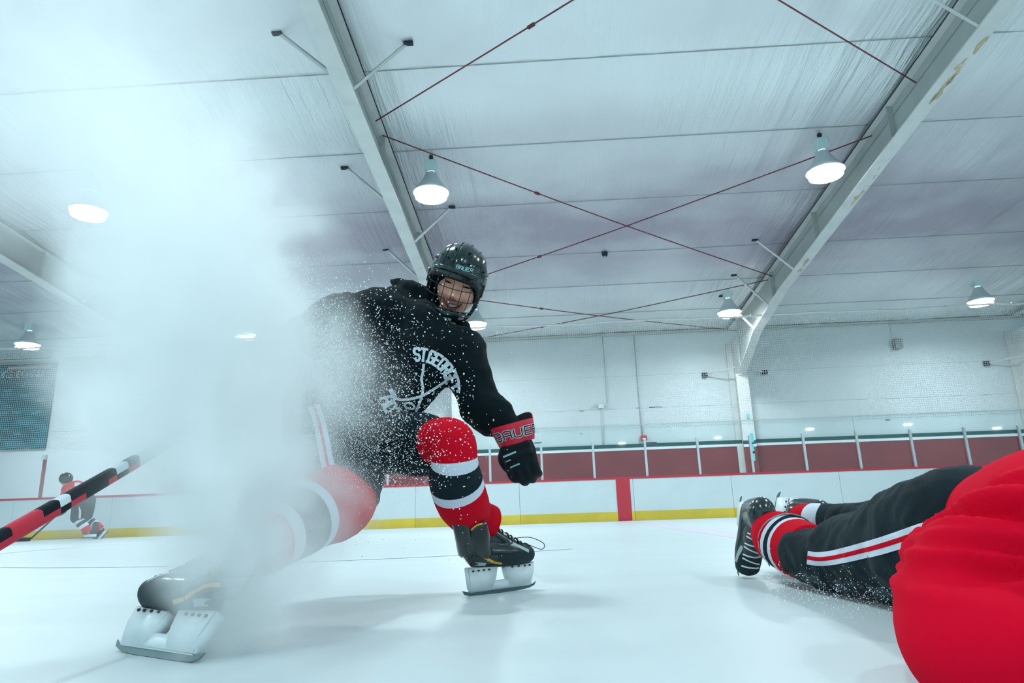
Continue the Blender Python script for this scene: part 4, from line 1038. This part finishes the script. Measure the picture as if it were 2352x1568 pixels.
# ------------------------------------------------------------------ the player lying on the ice
def prone():
    org = P(2050, 1300, 1.75); org.z = 0
    pr = empty('person', org, 'person lying face down in a red jersey and black pants with red-white side stripe', 'person')
    ank = P(1758, 1222, 2.44); kn = P(1885, 1272, 2.10); hip = P(2160, 1225, 1.58)
    ankf = P(1862, 1190, 2.60); knf = P(1990, 1200, 2.28); hipf = P(2200, 1195, 1.78)
    hipc = P(2220, 1210, 1.6); ch = P(2520, 1240, 1.12); nk = P(2760, 1200, .98)
    sh, el, wr = P(2520, 1255, .98), P(2205, 1385, 1.02), P(2420, 1470, .82)
    wr.z = max(wr.z, .06)
    bm = bmesh.new()
    capsule(bm, [hipc, hipc.lerp(ch, .5), ch, nk], [(.12, .10), (.12, .10), (.15, .11), (.07, .07)], 18, 4)
    hdp = nk + (nk-ch).normalized()*.16; capsule(bm, [nk, hdp], [.055, .06], 14, 3); ball(bm, hdp+Vector((.03, 0, .0)), (.078, .095, .11))
    capsule(bm, [sh, el, wr], [.045, .032, .026], 14, 4)
    dd = (wr-el).normalized(); ee = dd.cross(Vector((0, 0, 1))).normalized(); capsule(bm, [wr, wr+dd*.07], [(.03, .018), (.038, .018)], 10, 3)
    for k, L_ in zip((-1.5, -.5, .5, 1.5), (.06, .075, .07, .055)): capsule(bm, [wr+dd*.07+ee*k*.019, wr+dd*(.07+L_)+ee*k*.02], [.009, .008], 8, 3)
    capsule(bm, [wr+dd*.02-ee*.03, wr+dd*.07-ee*.065], [.012, .009], 8, 3)
    for a, b, c in ((hip, kn, ank), (hipf, knf, ankf)): capsule(bm, [hipc.lerp(a, .6), a, a.lerp(b, .5), b, c], [.08, .062, .048, .040, .034], 14, 4)
    fuse('body', bm, [M_skin], pr, .012, 2)
    helmet(pr, Matrix.Translation(hdp+Vector((.03, 0, .015))) @ Matrix.Rotation(math.radians(-60), 4, 'Z'), low=True)
    # pants
    bm = bmesh.new()
    capsule(bm, [P(1846, 1270, 2.17), P(1900, 1280, 2.06), P(1975, 1272, 1.92), P(2060, 1262, 1.76), P(2140, 1240, 1.60), P(2230, 1225, 1.48)], [.084, .098, .118, .134, .145, .15], 26, 5)
    capsule(bm, [P(1930, 1194, 2.42), P(1990, 1196, 2.28), P(2060, 1196, 2.05), P(2130, 1195, 1.88), P(2240, 1200, 1.70)], [.056, .062, .080, .098, .114], 24, 5)
    def fz(p): return fold(p, .007, 6.5, seed=11) + fold(p, .0025, 20, seed=4)
    def clampz(b):
        for v in b.verts: v.co.z = max(v.co.z, .006)
        for f in b.faces:
            if f.calc_center_median().z < .055 and noise.noise(f.calc_center_median()*22) > .05: f.material_index = 1
    pants, pt = fuse('pants', bm, [M_pants, M_dusty], pr, .0105, 4, fz, keep=True, post=clampz)
    o2 = P(1970, 1250, 1.5); k2 = 1.5/F; cst = (P(1970, 1250, 2)-CO).normalized(); bx = (P(2000, 1250, 1.5)-o2).normalized(); by = (P(1970, 1220, 1.5)-o2).normalized()
    L = [(1816, 1290), (1850, 1293), (1890, 1289), (1930, 1280), (1975, 1268), (2020, 1255), (2065, 1240), (2110, 1224), (2135, 1219)]
    L = [((x-1970)*k2, -(y-1250)*k2) for x, y in L]; bm = bmesh.new()
    for sh_, wd, mi, of in ((13, 15, 0, .004), (-13, 15, 0, .004), (0, 12, 1, .005)): patch(bm, pt, ribbon(L, wd*k2, 10, sh_*k2), o2, bx, by, cst, of, mi, back=1.2)
    obj('side_stripe', bm, [M_sockw, M_sockr], pants, False)
    # skates, toes on the ice, soles away from us
    z1 = (P(1800, 1236, 2.30)-P(1745, 1225, 2.47)); z1.z *= .3
    x1 = Vector((-.16, -.02, -1)); z1 = Vector((.06, -1, .03)); M1 = frame((0, 0, 0), x1, z1, 1.06)
    toe = P(1716, 1316, 2.50); M1.translation = toe - (M1.to_3x3() @ Vector((.135, 0, .11)))
    x2 = Vector((-.27, .04, -1)); M2 = frame((0, 0, 0), x2, Vector((.42, -1, .05)), 1.08)
    toe2 = P(1806, 1302, 2.66); M2.translation = toe2 - (M2.to_3x3() @ Vector((.135, 0, .11)))
    skate(pr, M1, 'white', bright=True, guard=False); skate(pr, M2, 'white', bright=True, guard=False)
    sock(pr, [P(1756, 1213, 2.42), P(1776, 1226, 2.38), P(1800, 1240, 2.33), P(1826, 1255, 2.27), P(1865, 1272, 2.15)], [.062, .086, .096, .098, .092], (.50, .56, .74, .80))
    sock(pr, [M2 @ Vector((-.050, 0, .155)), P(1872, 1192, 2.56), P(1896, 1194, 2.54), P(1925, 1196, 2.46), P(1975, 1196, 2.33)], [.056, .060, .062, .062, .062], (.24, .36, 1.1, 1.2))
    bm = bmesh.new()      # grey tape wound round the sock
    a, b = P(1812, 1245, 2.31), P(1824, 1253, 2.28); d = (b-a).normalized(); r0 = .0978
    e1 = d.cross(Vector((0, 0, 1))).normalized(); e2 = d.cross(e1)
    pts = [a+d*(.0+.030*math.sin(t*.26-1.4))+e1*math.cos(t*.26)*r0+e2*math.sin(t*.26)*r0 for t in range(25)]
    loft(bm, pts, [(.0085, .0022)]*25, 8, 1, ref=e2); obj('shin_tape', bm, M_tgrey, pr)
    # jersey
    bm = bmesh.new()
    capsule(bm, [P(2335, 1222, 1.40), P(2400, 1225, 1.28), P(2500, 1235, 1.15), P(2680, 1240, 1.05)], [(.142, .135), (.160, .150), (.18, .165), (.20, .16)], 28, 5)
    capsule(bm, [P(2480, 1262, 1.0), P(2330, 1320, 1.02), el], [.125, .112, .096], 24, 5)
    capsule(bm, [el, P(2240, 1495, .93), P(2360, 1520, .86)], [.094, .092, .08], 22, 5)
    capsule(bm, [P(2222, 1338, 1.10), P(2320, 1400, 1.0)], [.105, .12], 20, 3)
    cc = P(2420, 1290, 1.0)
    def fj(p):
        v = Vector(p)-cc; an = math.atan2(v.z, -(v.x+v.y*.4)); r = v.length
        u = Vector((an*3.8+.37, r*1.4+.2, 3.4)); n1 = noise.noise(u); n2 = noise.noise(Vector((an*9+.4, r*2.2, 8.3)))
        n1 = math.sqrt(n1*n1+.006); n2 = math.sqrt(n2*n2+.006)
        k = min(1, max(0, (r-.02)/.05))*math.exp(-((r-.10)/.11)**2)
        return .028*k*(1-abs(n1)*3.5) + .002*k*(1-abs(n2)*3) + fold(p, .003, 4, seed=6)
    def cz(b):
        for v in b.verts: v.co.z = max(v.co.z, .004)
    fuse('jersey', bm, [M_jersey], pr, .010, 16, fj, post=cz)
    return pr
prone()

# ------------------------------------------------------------------ the distant skater
def distant():
    D0 = 14.2
    Q = lambda x, y, dd=0: P(x, y, D0+dd)
    org = Vector((Q(210, 1235).x, Q(210, 1235).y, 0))
    pr = empty('person', org, 'small distant skater in a red jersey bending forward with a stick near the boards', 'person')
    bm = bmesh.new()
    hd = Q(151, 1104); sh = Q(165, 1122); hp = Q(192, 1152); k1, a1 = Q(177, 1188), Q(203, 1222); k2, a2 = Q(196, 1192, .2), Q(232, 1214, .2)
    capsule(bm, [hp, hp.lerp(sh, .5), sh], [.13, .13, .12], 14, 3); capsule(bm, [sh, hd], [.06, .06], 10, 3); ball(bm, hd, (.085, .10, .12), seg=16)
    hn = Q(138, 1176)
    capsule(bm, [sh, Q(148, 1148, -.15), hn], [.06, .05, .035], 10, 3)
    for k_ in range(4): capsule(bm, [hn+Vector((-.02, 0, -.03+.02*k_)), hn+Vector((-.09, 0, -.05+.02*k_))], [.011, .010], 6, 2)
    for k_, a_ in ((k1, a1), (k2, a2)): capsule(bm, [hp, k_, a_], [.10, .06, .035], 12, 3)
    body = fuse('body', bm, [M_skin], pr, .02, 2)
    bm = bmesh.new(); ball(bm, hd+Vector((-.075, -.055, -.0)), (.02, .014, .012), seg=8); obj('face_spot', bm, M_eye, body)  # small dark bead on the face, in the eye colour
    bm = bmesh.new(); capsule(bm, [Q(186, 1146), Q(175, 1128), Q(163, 1126)], [.21, .23, .18], 20, 4); capsule(bm, [Q(160, 1126, -.1), Q(148, 1146, -.15), Q(143, 1165, -.1)], [.12, .11, .08], 14, 4)
    capsule(bm, [Q(172, 1126, .1), Q(158, 1150, .15), Q(146, 1168, .1)], [.11, .09, .07], 14, 4)
    jer = fuse('jersey', bm, [M_jersey], pr, .025, 3, lambda p: fold(p, .012, 5))
    bm = bmesh.new(); loft(bm, [Q(172, 1112, -.2), Q(185, 1114, -.2), Q(194, 1124, -.19)], [(.02, .04)]*3, 8, 3); obj('back_print', bm, M_white, jer)
    bm = bmesh.new(); capsule(bm, [hp, Q(184, 1170), k1], [.23, .17, .13], 18, 4); capsule(bm, [hp, Q(196, 1172, .1), k2], [.23, .17, .12], 18, 4)
    pants = fuse('pants', bm, [M_pants], pr, .025, 3)
    bm = bmesh.new(); loft(bm, [Q(182, 1160, -.2), Q(184, 1175, -.17), Q(183, 1190, -.14)], [(.02, .02)]*3, 8, 3); obj('side_stripe', bm, M_sockw, pants)
    sock(pr, [k1, k1.lerp(a1, .5), a1], [.10, .10, .075], (.2, .35, .5, .65)); sock(pr, [k2, k2.lerp(a2, .5), a2], [.10, .10, .075], (.2, .35, .5, .65))
    for a_, dx in ((Q(206, 1234), -1), (Q(238, 1232, .2), -.4)):
        skate(pr, frame((a_.x, a_.y, .02 if dx < -.5 else .03), (dx, -.2, -.0 if dx < -.5 else -.6), (-.3, .1, 1), 1.1), low=True)
    bm = bmesh.new(); ball(bm, hd+Vector((.0, 0, .05)), (.125, .15, .13), seg=20); hl = obj('helmet', bm, M_shell, pr)
    bm = bmesh.new(); g = bmesh.new(); capsule(bm, [hn+Vector((.06, 0, .03)), hn, hn+Vector((-.08, 0, -.04))], [.07, .075, .06], 12, 3); obj('glove', bm, M_glblk, pr); g.free()
    t = empty('hockey_stick', (Q(60, 1238).x, Q(60, 1238).y, 0), 'thin dark hockey stick held by the distant skater, blade on the ice', 'hockey stick')
    bm = bmesh.new(); e = Q(70, 1234); e.z = .04; loft(bm, [hn+Vector((.15, 0, .12)), hn, e], [.018]*3, 8, 1); obj('shaft', bm, M_glblk, t)
    bm = bmesh.new(); e2 = e+Vector((-.38, -.05, 0)); loft(bm, [e, e2], [(.012, .04)]*2, 8, 1, power=4); obj('stick_blade', bm, M_glblk, t)
distant()

# ------------------------------------------------------------------ snow thrown up by the skates
BLOBS = [(530, 1500, 1.40, 120, 1.5), (545, 1400, 1.42, 135, 1.5), (530, 1290, 1.45, 140, 1.5), (520, 1180, 1.50, 170, 1.3), (520, 1060, 1.55, 205, 1.2),
         (470, 930, 1.60, 245, 1.1), (430, 800, 1.65, 265, 1.1), (440, 670, 1.70, 250, .9), (560, 770, 1.70, 180, .42), (430, 540, 1.75, 235, .65),
         (560, 570, 1.80, 170, .42), (370, 420, 1.80, 230, .36), (250, 290, 1.80, 270, .20), (90, 130, 1.80, 420, .13), (330, 130, 1.80, 340, .05),
         (60, 420, 1.80, 220, .15), (650, 1120, 1.60, 180, .62), (700, 950, 1.72, 165, .48), (745, 830, 1.88, 120, .42), (640, 1290, 1.48, 140, 1.1), (610, 1200, 1.50, 120, .6), (505, 1330, 1.34, 95, .8), (520, 1440, 1.33, 95, .8),
         (770, 1170, 1.70, 130, .30), (600, 1420, 1.40, 130, .9), (690, 770, 1.85, 135, .5), (500, 330, 1.80, 180, .14), (630, 480, 1.80, 140, .28),
         (690, 620, 1.85, 120, .3), (240, 1120, 1.45, 180, .2), (830, 900, 1.95, 110, .15), (500, 1300, 1.3, 100, .5)]
def spray():
    vd = bpy.data.volumes.new('snow_spray'); o = bpy.data.objects.new('snow_spray', vd); COL.objects.link(o)
    prop(o, 'dense cloud of powdered snow rising from the near skate up to the roof', 'snow spray', kind='stuff')
    m = bpy.data.materials.new('snow_powder'); m.use_nodes = True; nt = m.node_tree; nt.nodes.clear()
    out = nt.nodes.new('ShaderNodeOutputMaterial'); pv = nt.nodes.new('ShaderNodeVolumePrincipled')
    pv.inputs['Color'].default_value = (.986, .994, .996, 1); pv.inputs['Density'].default_value = 1.0; pv.inputs['Anisotropy'].default_value = .2
    nt.links.new(pv.outputs[0], out.inputs['Volume'])
    ng = bpy.data.node_groups.new('spray', 'GeometryNodeTree')
    ng.interface.new_socket('Geometry', in_out='OUTPUT', socket_type='NodeSocketGeometry')
    N = ng.nodes.new; L = ng.links.new
    go = N('NodeGroupOutput'); pos = N('GeometryNodeInputPosition')
    nz = N('ShaderNodeTexNoise'); nz.inputs['Scale'].default_value = 4.5; nz.inputs['Detail'].default_value = 4; L(pos.outputs[0], nz.inputs['Vector'])
    sub = N('ShaderNodeVectorMath'); sub.operation = 'SUBTRACT'; L(nz.outputs['Color'], sub.inputs[0]); sub.inputs[1].default_value = (.5, .5, .5)
    scl = N('ShaderNodeVectorMath'); scl.operation = 'SCALE'; L(sub.outputs[0], scl.inputs[0]); scl.inputs['Scale'].default_value = .26
    wp = N('ShaderNodeVectorMath'); wp.operation = 'ADD'; L(pos.outputs[0], wp.inputs[0]); L(scl.outputs[0], wp.inputs[1])
    acc = None; lo = Vector((9, 9, 9)); hi = -lo
    def mth(op, a, b=None, clamp=False):
        n = N('ShaderNodeMath'); n.operation = op; n.use_clamp = clamp
        for i, v in enumerate((a, b)):
            if v is None: continue
            if isinstance(v, (int, float)): n.inputs[i].default_value = v
            else: L(v, n.inputs[i])
        return n.outputs[0]
    for (x, y, d, r, A) in BLOBS:
        c = P(x, y, d); R = r*d/F*1.25
        lo = Vector(map(min, lo, c-Vector((R, R, R)))); hi = Vector(map(max, hi, c+Vector((R, R, R))))
        ds = N('ShaderNodeVectorMath'); ds.operation = 'DISTANCE'; L(wp.outputs[0], ds.inputs[0]); ds.inputs[1].default_value = c
        q = mth('DIVIDE', ds.outputs['Value'], R); q = mth('MULTIPLY', q, q); q = mth('SUBTRACT', 1.0, q, True)
        q = mth('MULTIPLY', q, q); q = mth('MULTIPLY', q, A)
        acc = q if acc is None else mth('ADD', acc, q)
    n2 = N('ShaderNodeTexNoise'); n2.inputs['Scale'].default_value = 11; n2.inputs['Detail'].default_value = 5; L(wp.outputs[0], n2.inputs['Vector'])
    k = mth('MULTIPLY', n2.outputs['Fac'], 1.9); k = mth('SUBTRACT', k, .40, False); k = mth('MAXIMUM', k, .12)
    acc = mth('MULTIPLY', acc, k); acc = mth('MULTIPLY', acc, SPRAY_D)
    lo.z = max(lo.z, .003)
    vc = N('GeometryNodeVolumeCube'); L(acc, vc.inputs['Density']); vc.inputs['Min'].default_value = lo; vc.inputs['Max'].default_value = hi
    sz = hi-lo; vx = .011
    for nme, v in zip(('Resolution X', 'Resolution Y', 'Resolution Z'), sz): vc.inputs[nme].default_value = int(v/vx)
    sm = N('GeometryNodeSetMaterial'); sm.inputs['Material'].default_value = m; L(vc.outputs[0], sm.inputs[0]); L(sm.outputs[0], go.inputs[0])
    md = o.modifiers.new('spray', 'NODES'); md.node_group = ng; vd.materials.append(m)
    return o
SPRAY_D = 14.0
spray()
# loose flakes in front of the player
def flakes():
    bm = bmesh.new(); rnd = random.Random(3)
    edge = [(600, 640), (560, 730), (660, 790), (830, 740), (1000, 800), (1100, 850)]   # y -> x of the cloud's right edge
    def ex_(y):
        for (y0, x0), (y1, x1) in zip([(e[0], e[1]) for e in edge_y[:-1]], edge_y[1:]):
            if y0 <= y <= y1: return x0+(x1-x0)*(y-y0)/(y1-y0)
        return edge_y[-1][1] if y > edge_y[-1][0] else edge_y[0][1]
    edge_y = [(480, 600), (620, 660), (700, 735), (850, 800), (1000, 830), (1120, 860), (1250, 800)]
    def flake(p, r):
        R_ = Matrix.Rotation(rnd.uniform(0, 3.1), 3, Vector((rnd.gauss(0, 1), rnd.gauss(0, 1), rnd.gauss(0, 1))))
        a_, b_, c_ = r*rnd.uniform(.7, 1.2), r*rnd.uniform(.7, 1.2), r*rnd.uniform(.7, 1.5)
        v = [bm.verts.new(p+R_ @ Vector(q)) for q in ((a_, 0, 0), (0, b_, 0), (-a_, 0, 0), (0, -b_, 0), (0, 0, c_), (0, 0, -c_))]
        for a, b, e in ((0, 1, 4), (1, 2, 4), (2, 3, 4), (3, 0, 4), (1, 0, 5), (2, 1, 5), (3, 2, 5), (0, 3, 5)): bm.faces.new((v[a], v[b], v[e]))
    for i in range(62000):
        y = rnd.triangular(560, 1260, 930); x = ex_(y)-170+rnd.gammavariate(1.6, 48 if i % 3 else 68)*(1 if y < 1120 else .6)
        if x > 1090: continue
        d = rnd.uniform(1.75, 2.12)
        far = max(-.6, (x-ex_(y))/150)
        r = rnd.uniform(.0005, .0013)*(1+.6*far)
        if rnd.random() < .03: r *= 1.8
        flake(P(x, y, d), r)
    for i in range(260):
        flake(P(rnd.uniform(700, 1180), rnd.uniform(640, 1300), rnd.uniform(1.6, 2.2)), rnd.uniform(.0008, .0022))
    for i in range(900): # over the lying player's pants
        x = rnd.uniform(1760, 2080); flake(P(x, rnd.gauss(1350+(x-1800)*.15, 26), rnd.uniform(1.45, 1.62)), rnd.uniform(.0005, .0013))
    o = obj('snow_flakes', bm, M_snow, smooth=False); prop(o, 'loose white snow flakes flying in front of the black hoodie', 'snow flakes', kind='stuff')
flakes()
